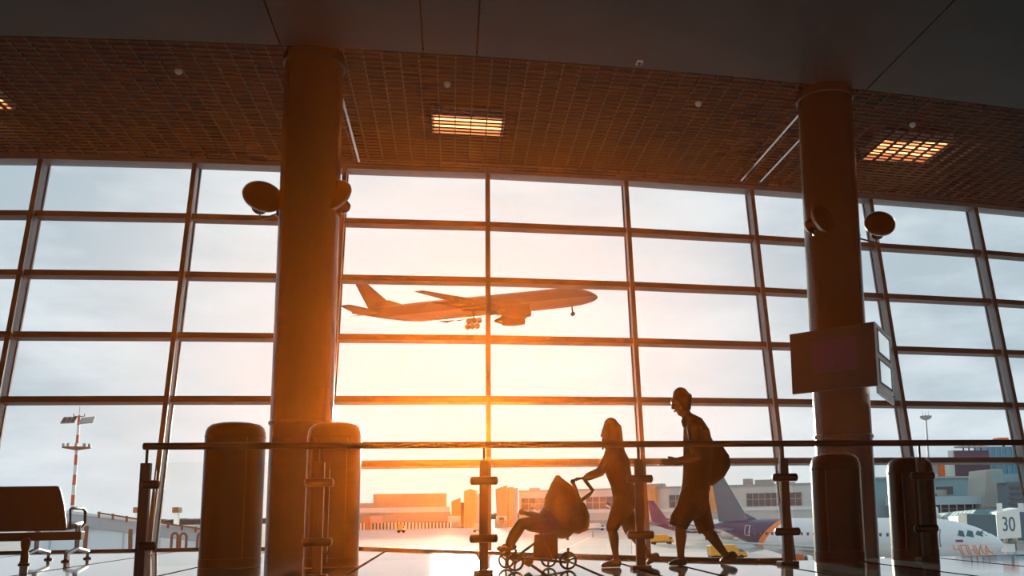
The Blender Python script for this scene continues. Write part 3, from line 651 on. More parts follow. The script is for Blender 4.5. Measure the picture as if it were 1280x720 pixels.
tag(mb.build('cladding_rib', mat('rib', (.36, .28, .22), .8), tb), kind='stuff')
# --- orange towers
def tower(name, label, outline, Y, dep, m, extra=()):
    P = [at(x, y, Y) for x, y in outline]; P = [(p.x, max(p.z, GZ)) for p in P]
    t = thing(name, label, 'tower', (sum(p[0] for p in P)/len(P), Y, GZ))
    MB().prism(P, Y, Y+dep).build('shaft', m, t)
    for (x0, x1, y0, y1, mm, nm, g) in extra: pbox(x0, x1, y0, y1, Y-.4, dep, nm, mm, t, g)
    return t
tower('orange_tower', 'tall orange clad tower with a peaked top beside the ribbed hall', [(580.5, 664), (595, 664), (596, 613.5), (588, 611), (580, 614)], YF-4, 10, ORANGE, [(595.5, 600, 617, 662, GREYW, 'grey_return', True), (576, 580, 628, 664, BROWN, 'shadow_joint', True)])
tower('orange_tower', 'low orange tower with sloping top between hall and peaked tower', [(564.5, 650), (576, 650), (576, 622), (564, 626.5)], YF+3, 8, ORANGE, [(564, 576, 646, 664, CONC, 'base', True)])
tower('orange_tower', 'slanted orange tower with narrow strip behind the stroller', [(622, 645), (634, 645), (634, 606.5), (620.5, 611)], YF-6, 9, ORANGE, [(635.6, 642, 609, 664, ORANGE, 'narrow_strip', True), (642, 647.5, 610, 664, GREYW, 'grey_return', True), (621, 634, 645, 664, CONC, 'base', True), (624, 630, 647, 654, DGLASS, 'window', False)])
mb = MB()
for i in range(6): a, b, c, d = pr(619+3*i, 620+3*i, 650, 663, YF-9); mb.box((a, YF-9, GZ), (b, YF-8.5, d))
for y in (651, 655, 659): a, b, c, d = pr(618, 637, y, y+.9, YF-9); mb.box((a, YF-9, c), (b, YF-8.5, d))
sc_ = mb.build('scaffold', mat('orange_paint', (.75, .30, .06), .6)); tag(sc_, 'orange scaffold at the foot of the slanted tower', 'scaffold')
# --- pier building, nearer to the right
P0, P1 = atz(640, 664, GZ), None
P0 = V(at(640, 640, YF+4).x, YF+4, GZ); P1 = V(at(1112, 630, YF-95).x, YF-95, GZ)
pdir = (P1-P0).normalized(); pn = V(pdir.y, -pdir.x, 0)
pb = thing('pier_building', 'long grey airport pier with dark glazed bays behind the aircraft', 'building', P0)
ZT = 8.9
def onwall(pxl):
    v = ray(pxl, 640); # intersect vertical plane through P0 with normal pn
    k = (P0-V(0, 0, CAM_Z)).dot(pn)/V(v.x, v.y, 0).dot(pn); return V(v.x*k, v.y*k, 0)
def wbox(x0, x1, z0, z1, o0, o1, name, m, parent=pb):
    a, b = onwall(x0), onwall(x1); c = (a+b)/2-pn*((o0+o1)/2*-1); c.z = (z0+z1)/2
    return MB().cbox(c, ((b-a).length, abs(o1-o0), z1-z0), (pdir, pn, V(0,0,1))).build(name, m, parent)
def zpx(px_, py_): a = onwall(px_); return at(px_, py_, a.y).z
wbox(649, 1112, GZ, ZT, -18, 0, 'wall', CONC); wbox(649, 1112, ZT-.2, ZT+.6, -18.5, .4, 'roof_edge', GREYW)
wbox(649, 1112, -1.6, -.3, .0, .5, 'white_fascia', WHITEB); wbox(649, 1112, GZ, -5.0, -.2, .15, 'plinth', GREYW)
for x0, x1 in ((652, 688), (733, 775), (837, 862), (934, 1003), (1030, 1085)):
    w = wbox(x0, x1, .2, 5.8, -.5, .12, 'glazed_bay', DGLASS)
    n = max(2, round((x1-x0)/8))
    for i in range(n+1): x = x0+(x1-x0)*i/n; wbox(x-.35, x+.35, .2, 5.8, .1, .3, 'bay_mullion', GREYW, w)
    for z in (3.0, 5.6): wbox(x0, x1, z, z+.25, .1, .3, 'bay_rail', GREYW, w)
for x0, x1 in ((806, 823), (869, 880.5), (884, 906)): wbox(x0, x1, -1.2, 9.6, .1, 3, 'orange_panel', ORANGE)
wbox(880.5, 884, -1.2, 9.2, .1, 2, 'dark_slot', DGLASS)
for x0, x1, h in ((655, 664, 1.2), (690, 697, 1.0), (800, 824, 1.6), (926, 936, 2.6), (941, 963, 2.0), (968, 990, .8)): wbox(x0, x1, ZT+.5, ZT+.6+h, -9, -5, 'roof_unit', GREYW)
for x_, y_, w_ in ((670, 637, 'behind the stroller'), (761, 632, 'behind the walking person with long hair')):  # aircraft tail tips, stood in for by flat panels on the pier
    a = onwall(x_)+pn*.6; z = at(x_, y_, a.y).z
    sg = thing('tail_tip', 'small purple and white swoosh aircraft tail tip, made as a panel on the pier '+w_, 'tail tip', a+V(0, 0, z))
    MB().prism([(a.x-1.4, z+1.5), (a.x+1.2, z-1.3), (a.x+1.6, z-.4), (a.x-.4, z+1.6)], a.y-.6, a.y+.1).build('panel', PURP, sg)
    MB().prism([(a.x-1.3, z-.1), (a.x+1.0, z-1.2), (a.x+.9, z-.6), (a.x-.7, z+.4)], a.y-.8, a.y-.5).build('swoosh', WHITEB, sg)
# --- buildings on the right
rb = thing('terminal_building', 'grey blue terminal with strip windows behind the jet bridge', 'building', at(1200, 640, 170).xy.to_3d()+V(0, 0, GZ))
pbox(1085, 1240, 597, 640, 172, 20, 'wall', TEALW, rb, True); pbox(1085, 1242, 595.5, 598, 171.6, 20.6, 'parapet', GREYW, rb)
pbox(1150, 1262, 620, 630.5, 158, 14, 'canopy_roof', mat('canopy', (.42, .55, .60), .6), rb); gl = pbox(1170, 1262, 630, 642, 160, 11, 'window_strip', DGLASS, rb, True)
for i in range(9): pbox(1176+10*i, 1176.9+10*i, 630, 642, 159.8, .4, 'window_mullion', WHITEB, gl)
pbox(1176, 1262, 634.6, 635.2, 159.8, .4, 'window_rail', GREYW, gl)
pbox(1165, 1187, 612, 632, 164, 7, 'stair_block', GREYW, rb); pbox(1187, 1191.5, 608, 618, 163, 5, 'chimney', DGLASS, rb); pbox(1167, 1171, 617.5, 621.5, 163.7, 1, 'window', DGLASS, rb)
t = thing('sloping_wall', 'tall grey leaning panel wall behind the gate number box', 'wall', at(1250, 632, 157).xy.to_3d()+V(0, 0, GZ))
Pq = [at(x, y, 157) for x, y in ((1230, 634), (1266, 634), (1252, 586), (1233, 588))]; MB().prism([(p.x, p.z) for p in Pq], 157, 163).build('panel', GREYW, t)
MB().prism([(Pq[0].x, GZ), (Pq[1].x, GZ), (Pq[1].x, Pq[1].z+.2), (Pq[0].x, Pq[0].z+.2)], 157.2, 163).build('base', GREYW, t)
t = thing('billboard_block', 'dark purple billboard block with struts on the terminal roof', 'building', at(1214, 597, 188).xy.to_3d()+V(0, 0, GZ))
pbox(1194, 1237, 563, 597, 190, 2, 'screen_wall', PURP, t, True); pbox(1191, 1194, 563, 597, 190.2, 1.8, 'edge_panel', CONC, t, True)
for x in (1204, 1211, 1218, 1226): pbox(x, x+1, 556, 564, 191, .3, 'strut', DARKM, t)
pbox(1198, 1234, 557.5, 559.5, 190.8, 2, 'top_truss', GREYW, t)
t = thing('glass_block', 'blue glass block with an orange sign on its roof', 'building', at(1262, 590, 205).xy.to_3d()+V(0, 0, GZ))
g = pbox(1234, 1310, 558, 592, 205, 5, 'glass_wall', BLUEG, t, True)
for i in range(8): pbox(1238+7*i, 1238.8+7*i, 558, 592, 204.8, .4, 'mullion', TEALW, g)
pbox(1250, 1261, 547, 552.5, 206, 3, 'orange_sign', mat('sign_orange', (.80, .16, .04), .6), t); pbox(1254, 1256, 552, 559, 206.4, .5, 'sign_post', DARKM, t)
t = thing('white_block', 'narrow white block with orange edge beside the billboard', 'building', at(1178, 597, 196).xy.to_3d()+V(0, 0, GZ))
pbox(1181, 1193, 574, 600, 201, 2, 'wall', WHITEB, t, True)
Pq = [at(x, y, 200.5) for x, y in ((1176, 600), (1182, 600), (1180, 577), (1166, 577), (1166, 579.5), (1174, 580))]; MB().prism([(p.x, p.z) for p in Pq], 200.5, 202.5).build('orange_edge', mat('sign_orange'), t)
pbox(1160, 1176, 580, 600, 201, 2, 'grey_wall', GREYW, t, True); pbox(1162, 1172, 592, 597, 200.7, .5, 'window', CONC, t)
t = thing('stepped_building', 'dark glazed stepped building at the end of the terminal', 'building', at(1275, 640, 150).xy.to_3d()+V(0, 0, GZ))
pbox(1262, 1330, 602, 645, 145, 3.5, 'wall', mat('slate', (.10, .16, .20), .5), t, True); pbox(1254, 1330, 592, 603, 145.5, 3, 'upper_storey', TEALW, t)
for y in (606, 613, 620, 627): pbox(1262, 1330, y, y+3, 144.7, .5, 'window_band', DGLASS, t)

# --- aircraft
def frame(nose, tail, bank=0.):
    f = (nose-tail).normalized(); l = V(0,0,1).cross(f).normalized(); u = f.cross(l)
    l2 = l*math.cos(bank)+u*math.sin(bank); u2 = u*math.cos(bank)-l*math.sin(bank)
    M4 = Matrix((f, l2, u2)).transposed().to_4x4(); M4.translation = (nose+tail)/2; return M4
STN0 = [(0,.015,-.13),(.004,.09,-.128),(.012,.165,-.12),(.028,.26,-.095),(.05,.345,-.065),(.075,.415,-.035),(.10,.46,-.015),(.135,.495,0),(.17,.5,0),(.66,.5,0),(.73,.48,.015),(.80,.41,.07),(.87,.30,.15),(.93,.19,.23),(.97,.11,.275),(1,.035,.30)]
def livery(name, body, tail, stripe, L_, belly=None):
    m = bpy.data.materials.new(name); m.use_nodes = True; t = m.node_tree; b = t.nodes['Principled BSDF']; b.inputs['Roughness'].default_value = .32
    c = t.nodes.new('ShaderNodeTexCoord'); s_ = t.nodes.new('ShaderNodeSeparateXYZ'); t.links.new(c.outputs['Object'], s_.inputs[0])
    k = t.nodes.new('ShaderNodeMath'); k.operation = 'MULTIPLY_ADD'; k.inputs[1].default_value = -1.1; t.links.new(s_.outputs['Z'], k.inputs[0]); t.links.new(s_.outputs['X'], k.inputs[2])
    r = t.nodes.new('ShaderNodeMapRange'); r.inputs['From Min'].default_value = -.5*L_; r.inputs['From Max'].default_value = .5*L_; t.links.new(k.outputs[0], r.inputs['Value'])
    p = t.nodes.new('ShaderNodeValToRGB'); p.color_ramp.interpolation = 'CONSTANT'; e = p.color_ramp.elements
    e[0].color = (*tail, 1); e[1].position = .235; e[1].color = (*stripe, 1); q = e.new(.262); q.color = (*body, 1)
    t.links.new(r.outputs[0], p.inputs['Fac'])
    if belly:
        g = t.nodes.new('ShaderNodeMath'); g.operation = 'LESS_THAN'; g.inputs[1].default_value = -.55; t.links.new(s_.outputs['Z'], g.inputs[0])
        x = t.nodes.new('ShaderNodeMix'); x.data_type = 'RGBA'; x.inputs['B'].default_value = (*belly, 1); t.links.new(g.outputs[0], x.inputs['Factor']); t.links.new(p.outputs[0], x.inputs['A']); t.links.new(x.outputs['Result'], b.inputs['Base Color'])
    else: t.links.new(p.outputs[0], b.inputs['Base Color'])
    return m
def airplane(label, M4, L_, D_, mf, mw_, mfin, gear=3.6, windows=True, sweep=1., eng=(.135, .065, .26), grp=None, ground=True, wz=-.33, dih=.09, ns=1., fh=.160, fn=(-.345, .135, -.462, .05), tp=(-.455, .045), wt=-.155, wk=1.):
    t = thing('airliner', label, 'airplane', (0,0,0), grp); t.matrix_world = M4
    STN = [(s_*ns if s_ < .14 else (.14*ns+(s_-.14)*(.66-.14*ns)/.52 if s_ < .66 else s_), r, z) for s_, r, z in STN0]
    def B(mb, name, m, par=t, sm=True): return mb.build(name, m, par, sm, local=True)
    rs = []
    for s_, r, z in STN:
        x = L_*(.5-s_); rs.append([(x, r*D_*math.cos(q), z*D_+r*D_*math.sin(q)) for q in (2*math.pi*j/32 for j in range(32))])
    fu = B(MB().rings(rs), 'fuselage', mf)
    def surf(a, ca, b, cb, th, vert=False):
        rs = []
        for (x, y, z), c in ((a, ca), (b, cb)):
            ring = []
            for u_, w_ in ((0, 0), (.06, .35), (.3, .5), (.65, .32), (1, 0), (.65, -.25), (.3, -.4), (.06, -.3)):
                ring.append((x-u_*c, y+w_*th*c, z) if vert else (x-u_*c, y, z+w_*th*c))
            rs.append(ring)
        return MB().rings(rs)
    for s_ in (-1, 1):
        zt = wz*D_; k = .20*L_*.45
        m1 = surf((.14*L_, s_*.2*D_, zt), .205*L_, (.035*L_, s_*.16*L_, zt+dih*.16*L_), .105*L_, .11)
        w = B(m1, 'wing', mw_); B(surf((.035*L_, s_*.16*L_, zt+dih*.16*L_), .105*L_, (wt*L_, s_*.44*L_, zt+dih*.44*L_), .035*L_, .09), 'outer_wing', mw_, w)
        for yy in (.12, .20, .28):
            x = .14*L_-yy*L_*.66-.055*L_; B(MB().tube([(x+.02*L_, s_*yy*L_, zt+dih*yy*L_-.012*L_), (x-.03*L_, s_*yy*L_, zt+dih*yy*L_-.017*L_), (x-.085*L_, s_*yy*L_, zt+dih*yy*L_-.008*L_)], [.004*L_, .008*L_, .002*L_], 8), 'flap_fairing', mw_, w)
        B(surf((-.375*L_, s_*.1*D_, .17*D_), .105*L_, (tp[0]*L_, s_*.165*L_, .17*D_+.02*L_), tp[1]*L_, .09), 'tailplane', mw_ if not ground else mfin[1])
        ey, er, ex = eng[0]*L_, eng[1]*D_*4.2, eng[2]*L_*.5
        ez = zt-er*1.12+.0*D_
        e_ = B(MB().lathe([(er*.82, ex+.045*L_), (er*.98, ex+.043*L_), (er*1.06, ex+.02*L_), (er*1.02, ex-.02*L_), (er*.8, ex-.05*L_), (er*.55, ex-.055*L_), (er*.3, ex-.075*L_), (er*.05, ex-.085*L_)], 28, (0, s_*ey, ez), 'x'), 'engine', mw_)
        B(MB().lathe([(er*.80, ex+.046*L_), (er*.25, ex+.047*L_), (er*.02, ex+.055*L_)], 24, (0, s_*ey, ez), 'x'), 'fan', DARKM, e_)
        B(MB().add([(ex+.02*L_, s_*ey-.1, ez+er*.9), (ex-.07*L_, s_*ey-.1, ez+er*.8), (ex-.09*L_, s_*ey-.1, zt+dih*ey), (ex-.01*L_, s_*ey-.1, zt+dih*ey), (ex+.02*L_, s_*ey+.1, ez+er*.9), (ex-.07*L_, s_*ey+.1, ez+er*.8), (ex-.09*L_, s_*ey+.1, zt+dih*ey), (ex-.01*L_, s_*ey+.1, zt+dih*ey)], [(3,2,1,0),(4,5,6,7),(0,1,5,4),(1,2,6,5),(2,3,7,6),(3,0,4,7)]), 'pylon', mw_, e_, False)
    fin = B(surf((fn[0]*L_, 0, .40*D_), fn[1]*L_, (fn[2]*L_, 0, .47*D_+fh*L_), fn[3]*L_, .08, True), 'fin', mfin[0])
    B(surf(((fn[0]+.04)*L_, 0, .44*D_), .06*L_, ((fn[0]-.017)*L_, 0, .43*D_+.026*L_), .05*L_, .07, True), 'fin_root', mfin[0], fin)
    g_ = gear
    def legw(x, y, wr, n, name):
        l = B(MB().tube([(x, y, -.35*D_), (x, y, -g_+wr)], .022*D_*1.6, 8), name, mw_)
        for dx in n:
            for dy in (-.09*D_, .09*D_): B(MB().lathe([(wr*.4, -wr*.28), (wr*.92, -wr*.28), (wr, 0), (wr*.92, wr*.28), (wr*.4, wr*.28)], 18, (x+dx, y+dy, -g_+wr), 'y'), 'wheel', RUB, l)
        if len(n) > 1: B(MB().tube([(x+n[0], y, -g_+wr), (x+n[-1], y, -g_+wr)], .02*D_, 6), 'bogie', mw_, l)
    wr = (.55 if D_ < 5 else .68)*wk
    n = (0,) if D_ < 5 else (-1.5, 0, 1.5)
    for s_ in (-1, 1): legw(-.03*L_, s_*.1*L_, wr, n, 'main_gear')
    legw(.385*L_, 0, wr*.75, (0,), 'nose_gear')
    if windows:
        mb = MB(); z = .09*D_; yy = math.sqrt(max(0, .25*D_*D_-z*z))
        for s_ in (-1, 1):
            for i in range(int(L_*.62/.85)):
                x = (.37-.128*(ns-1))*L_-i*.85
                if abs(x-.02*L_) < .3: continue
                mb.box((x-.14, s_*yy-.04, z-.18), (x+.14, s_*yy+.04, z+.18))
        tag(B(mb, 'cabin_window', DGLASS, fu, False), kind='stuff')
        nw = 1+(ns-1)*.35; CW = mat('cockpit_glass', (.03, .14, .18), .15)
        def fus(s_, q, o=1.012):
            for (s0, r0, z0), (s1, r1, z1) in zip(STN, STN[1:]):
                if s0 <= s_ <= s1: k = (s_-s0)/(s1-s0); r, z = r0+(r1-r0)*k, z0+(z1-z0)*k; return V(L_*(.5-s_), r*o*D_*math.cos(q), z*D_+r*o*D_*math.sin(q))
        for s_ in (-1, 1):
            for a0, a1, q0, q1 in ((.030*nw, .0445*nw, 62, 88), (.036*nw, .052*nw, 36, 60), (.054*nw, .070*nw, 22, 47), (.073*nw, .088*nw, 18, 38)):
                R2 = lambda q: math.radians(q) if s_ > 0 else math.pi-math.radians(q)
                if q1 == 88: c4 = [(a0, q0-14), (a0, q1-2), (a1, q1), (a1, q0)]
                else: c4 = [(a0, q0), (a0+.004*ns, q1), (a1, q1), (a1, q0)]
                P = [fus(a, R2(q), 1.04) for a, q in c4]+[fus(a, R2(q), .96) for a, q in c4]
                B(MB().add(P, [(0,1,2,3),(7,6,5,4),(0,4,5,1),(1,5,6,2),(2,6,7,3),(3,7,4,0)]), 'cockpit_window', CW, fu, False)
            def quad(a0, a1, q0, q1, nm, mm, o=1.01, par=fu):
                R2 = lambda q: math.radians(q) if s_ > 0 else math.pi-math.radians(q)
                ns = 5; mb = MB(); rs = []
                for i in range(ns+1):
                    q = q0+(q1-q0)*i/ns; rs.append([fus(a0, R2(q), o), fus(a1, R2(q), o), fus(a1, R2(q), o-.03), fus(a0, R2(q), o-.03)])
                return B(mb.rings(rs), nm, mm, par, False)
            d1 = quad(.128*nw, .156*nw, -22, 32, 'door_outline', mat('door_seam', (.12, .16, .20), .5), 1.004); quad(.1305*nw, .1535*nw, -20, 30, 'door_panel', mf, 1.008, d1)
            if ground: d2 = quad(.815, .838, -12, 36, 'rear_door_outline', WHITEB, 1.006); quad(.8175, .8355, -10, 34, 'rear_door_panel', mf, 1.012, d2)
    return t
# parked airliner with dark blue tail
NOSE, TAIL = at(1255, 686, 83), None
L1, D1 = 37.6, 4.3
TAIL = V(at(902, 668, 113.5).x, 113.5, 0); cz = NOSE.z+.95
NOSE.z = cz; TAIL.z = cz; TAIL = NOSE+(TAIL-NOSE).normalized()*L1
BLUE = mat('tail_blue', (.035, .15, .20), .35); NAVYB = (.008, .035, .11)
lv = livery('white_blue_livery', (.74, .76, .78), NAVYB, (.85, .22, .05), L1)
WINGM = mat('wing_grey', (.50, .52, .53), .35); STABM = mat('stab_blue', (.05, .17, .28), .35)
a1 = airplane('parked white airliner with dark blue tail and orange lettering on its nose', frame(NOSE, TAIL), L1, D1, lv, WINGM, (BLUE, STABM), gear=cz-GZ, ns=1.5)
# nose lettering and flag on the camera side (right-hand side when facing forward = -y)
LET = mat('orange_lettering', (.9, .26, .03), .5)
def stroke(par, x0, z0, x1, z1, w, m, name='letter_stroke'):
    def onf(x, z):
        s_ = .5-x/L1
        ST1 = [(q*1.5, r, z) for q, r, z in STN0]
        for (s0, r0, c0), (s1, r1, c1) in zip(ST1, ST1[1:]):
            if s0 <= s_ <= s1: k = (s_-s0)/(s1-s0); r, c = (r0+(r1-r0)*k)*D1, (c0+(c1-c0)*k)*D1; break
        return V(x, -math.sqrt(max(.01, r*r-(z-c)**2))-.01, z)
    n = 5; P = [onf(x0+(x1-x0)*i/n, z0+(z1-z0)*i/n) for i in range(n+1)]
    return MB().tube(P, w, 6).build(name, m, par, local=True)
lt = bpy.data.objects.new('nose_lettering', None); COL.objects.link(lt); lt.parent = a1
X0 = L1*.5-1.9; Hh = 1.05; zb = -1.62; W1 = .50
GL = {'4': [((0, 1), (0, .55)), ((0, .55), (1, .55)), ((1, 1), (1, 0))], 'P': [((0, 0), (0, 1)), ((0, 1), (1, 1)), ((1, 1), (1, 0))], 'H': [((0, 0), (0, 1)), ((1, 0), (1, 1)), ((0, .5), (1, .5))], 'N': [((0, 0), (0, 1)), ((1, 0), (1, 1)), ((0, 0), (1, 1))], 'A': [((0, 0), (.5, 1)), ((.5, 1), (1, 0)), ((.25, .4), (.75, .4))]}
tot = 5; XS = X0-2.5
for i, chh in enumerate(['4', 'P', 'H', 'N', 'A']):
    for (p0, p1) in GL[chh]:
        xx = XS+i*(W1+.2)
        stroke(lt, xx+p0[0]*W1, zb+p0[1]*Hh, xx+p1[0]*W1, zb+p1[1]*Hh, .045, LET)
for j, mc in enumerate(((.85, .85, .85), (.05, .1, .5), (.6, .03, .03))):
    stroke(a1, XS+.3, zb+1.62-.11*j, XS+1.0, zb+1.62-.11*j, .06, mat('flag_%d' % j, mc, .5), 'flag_stripe')
# smaller parked airliner with purple tail
L2, D2 = 31, 3.3
PT = V(at(812, 662, 222).x, 222, 0); PN = PT+V(.93, -.36, 0).normalized()*L2; c2 = GZ+3.3
PT.z = PN.z = c2
PUR = mat('tail_purple', (.07, .03, .12), .4)
airplane('distant parked airliner with purple tail and belly', frame(PN, PT), L2, D2, livery('white_purple_livery', (.74, .74, .76), (.07, .03, .12), (.07, .03, .12), L2, (.07, .035, .13)), WINGM, (PUR, PUR), gear=c2-GZ)
# airliner climbing away
Lf, Df = 73.9, 6.2
YA = 230.; nA, tA = at(747, 368, YA), at(441, 399, YA); sc = Lf/(nA-tA).length; YA *= sc; nA, tA = at(747, 368, YA), at(441, 399, YA)
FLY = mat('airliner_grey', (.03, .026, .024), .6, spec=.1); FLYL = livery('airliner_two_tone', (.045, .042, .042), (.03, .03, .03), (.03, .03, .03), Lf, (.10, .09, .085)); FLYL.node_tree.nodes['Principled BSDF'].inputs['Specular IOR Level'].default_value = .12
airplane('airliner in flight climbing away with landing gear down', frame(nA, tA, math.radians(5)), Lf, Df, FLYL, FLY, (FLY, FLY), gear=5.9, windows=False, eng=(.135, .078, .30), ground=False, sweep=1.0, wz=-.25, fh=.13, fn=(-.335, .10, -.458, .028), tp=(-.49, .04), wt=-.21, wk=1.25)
# --- jet bridge with gate number
jb = thing('jet_bridge', 'white boarding bridge box numbered 30 beside the parked airliner', 'jet bridge', at(1262, 690, 95).xy.to_3d()+V(0, 0, GZ))
YJ = 95
Q = [at(1246, 641, YJ), at(1277, 635, YJ-3), at(1277, 672, YJ-3), at(1248, 674, YJ)]; Q[1].x = Q[2].x; Q[0].x = Q[3].x
Qb = [q+V(4.0, 8, 0) for q in Q]
cab = MB().add(Q+Qb, [(0,1,2,3),(7,6,5,4),(0,4,5,1),(1,5,6,2),(2,6,7,3),(3,7,4,0)]).build('cab', WHITEB, jb)
S = [at(1232, 642, YJ+2.5), Q[0]+V(0, .15, -.2), Q[3]+V(0, .15, .2), at(1236, 673, YJ+2.5)]; S[3].x = S[0].x
MB().add(S+[q+V(0, 6, 0) for q in S], [(0,1,2,3),(7,6,5,4),(0,4,5,1),(1,5,6,2),(2,6,7,3),(3,7,4,0)]).build('bellows', mat('bellows_teal', (.05, .13, .17), .6), jb)
fx = (Q[1]-Q[0]); fx.z = 0; fx.normalize(); fz = V(0,0,1); fn = fx.cross(fz)
text_mesh('gate_number', '30', 2.3, mat('number_blue', (.03, .10, .18), .5), jb, (Q[0]+Q[1]+Q[2]+Q[3])/4+fn*.03-V(0, 0, .05), (fx, fz, fn), .01, .8)
ta, tb_ = at(1232, 654, YJ+7), at(1165, 655, 150)
rs = []
for p, k in ((ta, 1), (tb_, 1)):
    ax = (tb_-ta).normalized(); sd = V(-ax.y, ax.x, 0); rs.append([p+sd*a*1.6+V(0, 0, b*1.75) for a, b in ((-1, -.9), (1, -.9), (1, .55), (.6, .95), (-.6, .95), (-1, .55))])
tn = MB().rings(rs).build('tunnel', mat('tunnel_teal', (.17, .33, .38), .5), jb)
for i in range(1, 16):
    p = ta+(tb_-ta)*(i/16); ax = (tb_-ta).normalized(); sd = V(-ax.y, ax.x, 0)
    MB().rings([[q+sd*a*1.66+V(0, 0, b*1.8) for a, b in ((-1, -.9), (1, -.9), (1, .55), (.6, .95), (-.6, .95), (-1, .55))] for q in (p-ax*.15, p+ax*.15)]).build('tunnel_rib', CONC, tn)
for x, y0, y1 in ((1249, 629, 642), (1276, 629, 640)): pbox(x, x+4, y0, y1, YJ+.5, .5, 'roof_post', WHITEB, jb)
for x in (1258, 1270): pbox(x, x+3, 672, 700, YJ+1, .5, 'support_leg', CONC, jb, True)
for y in (678, 686): pbox(1257, 1279, y, y+1.6, YJ+.8, .4, 'cross_brace', GREYW, jb)
pbox(1259, 1269, 680, 690, YJ-.5, 1.2, 'equipment_box', WHITEB, jb); pbox(1271, 1280, 676, 688, YJ-.5, 1.2, 'equipment_box', GREYW, jb)
# catering truck behind the nose
def truck(label, x0, x1, y0, y1, Y, body, cabm, cat='truck', flip=False, wheels=2):
    a, b, c, d = pr(x0, x1, y0, y1, Y); h = d-GZ; t = thing('vehicle', label, cat, ((a+b)/2, Y, GZ)); w = b-a
    k = .72
    MB().box((a, Y, GZ+h*.30), (a+w*k, Y+2.4, d)).build('body', body, t, bevel=.06*h)
    MB().add([(a+w*k, Y+.1, GZ+h*.25), (b, Y+.1, GZ+h*.25), (b, Y+2.3, GZ+h*.25), (a+w*k, Y+2.3, GZ+h*.25), (a+w*k, Y+.1, GZ+h*.85), (b-w*.08, Y+.1, GZ+h*.80), (b-w*.08, Y+2.3, GZ+h*.80), (a+w*k, Y+2.3, GZ+h*.85)], [(3,2,1,0),(4,5,6,7),(0,1,5,4),(1,2,6,5),(2,3,7,6),(3,0,4,7)]).build('cab', cabm, t, bevel=.03*h)
    MB().box((a+w*(k+.05), Y+.04, GZ+h*.52), (b-w*.1, Y+2.36, GZ+h*.74)).build('cab_window', DGLASS, t)
    MB().box((a+w*.02, Y+.2, GZ+h*.18), (b-w*.02, Y+2.2, GZ+h*.32)).build('chassis', DARKM, t)
    for q in ((.15, .82), (.12, .34, .82))[wheels-2]:
        for yy in (Y+.1, Y+2.3): MB().lathe([(h*.06, -.15), (h*.16, -.14), (h*.17, 0), (h*.16, .14), (h*.06, .15)], 16, (a+w*q, yy, GZ+h*.17), 'y').build('wheel', RUB, t, True)
    return t
YEL = mat('service_yellow', (.80, .36, .04), .5)
truck('white catering truck between the low drum and the parked nose', 1160, 1182, 633, 690, 127, WHITEB, WHITEB, 'truck')
truck('yellow apron loader behind the blue aircraft tail', 889, 935, 681, 696, 134, YEL, YEL, 'loader', wheels=3)
truck('yellow baggage tractor under the purple aircraft tail', 814, 843, 668.5, 678, 196, YEL, YEL, 'tractor')
truck('small white bus on the far apron by the pier', 730, 758, 654, 661.5, 330, WHITEB, WHITEB, 'bus')
truck('pale van beside the peaked orange tower', 592, 602, 655, 664, 340, GREYW, WHITEB, 'van')
truck('orange and white van in front of the ribbed hall', 497, 506, 655, 662.8, 360, YEL, WHITEB, 'van')
truck('low red service cart under the parked airliner', 985, 1012, 689, 702, 106, mat('cart_red', (.62, .14, .05), .6), GREYW, 'cart')
pbt = thing('boarding_bridge', 'pink and red boarding bridge end at the ribbed hall', 'jet bridge', at(466, 661, YF-5).xy.to_3d()+V(0, 0, GZ))
pbox(463, 478, 645, 654, YF-6, 5, 'cab', mat('pink', (.68, .30, .26), .6), pbt).modifiers; pbox(454, 463.5, 648.5, 653.5, YF-5, 4, 'tunnel', mat('sign_orange'), pbt); pbox(459, 462, 653, 662, YF-4, 2, 'support_leg', mat('sign_orange'), pbt, True)
p = atz(741, 672, GZ); ms = thing('person', 'tiny ground worker in a yellow vest on the apron', 'person', (p.x, p.y, GZ))
def tiny(x, y, m1, m2, t):
    mb = MB(); z = GZ
    for s_ in (-1, 1): chain(mb, [(V(x, y+s_*.1, z+.06), .07), (V(x, y+s_*.1, z+.5), .07), (V(x, y+s_*.09, z+.9), .1)], 10); chain(mb, [(V(x, y+s_*.24, z+.85), .05), (V(x, y+s_*.26, z+1.1), .055), (V(x, y+s_*.2, z+1.42), .07)], 10)
    chain(mb, [(V(x, y, z+.9), .13, .18), (V(x, y, z+1.2), .13, .19), (V(x, y, z+1.45), .1, .18), (V(x, y, z+1.55), .06)], 12); chain(mb, [(V(x, y, z+1.58), .085), (V(x, y, z+1.7), .1)], 12)
    fuse(mb, 'body', m2, t, .025, 2); mb = MB(); chain(mb, [(V(x, y, z+.92), .17, .22), (V(x, y, z+1.2), .17, .23), (V(x, y, z+1.46), .13, .21)], 12); fuse(mb, 'vest', m1, t, .025, 2)
tiny(p.x, p.y, mat('vest_yellow', (.55, .65, .08), .7), NAVY, ms)
p = atz(709.5, 675, GZ); t = thing('crate', 'small dark red crate on a trolley on the apron', 'crate', (p.x, p.y, GZ))
MB().box((p.x-.3, p.y-.3, GZ+.15), (p.x+.3, p.y+.3, GZ+.75)).build('box', mat('bollard_red'), t); MB().box((p.x-.35, p.y-.35, GZ), (p.x+.35, p.y+.35, GZ+.16)).build('trolley', DARKM, t)
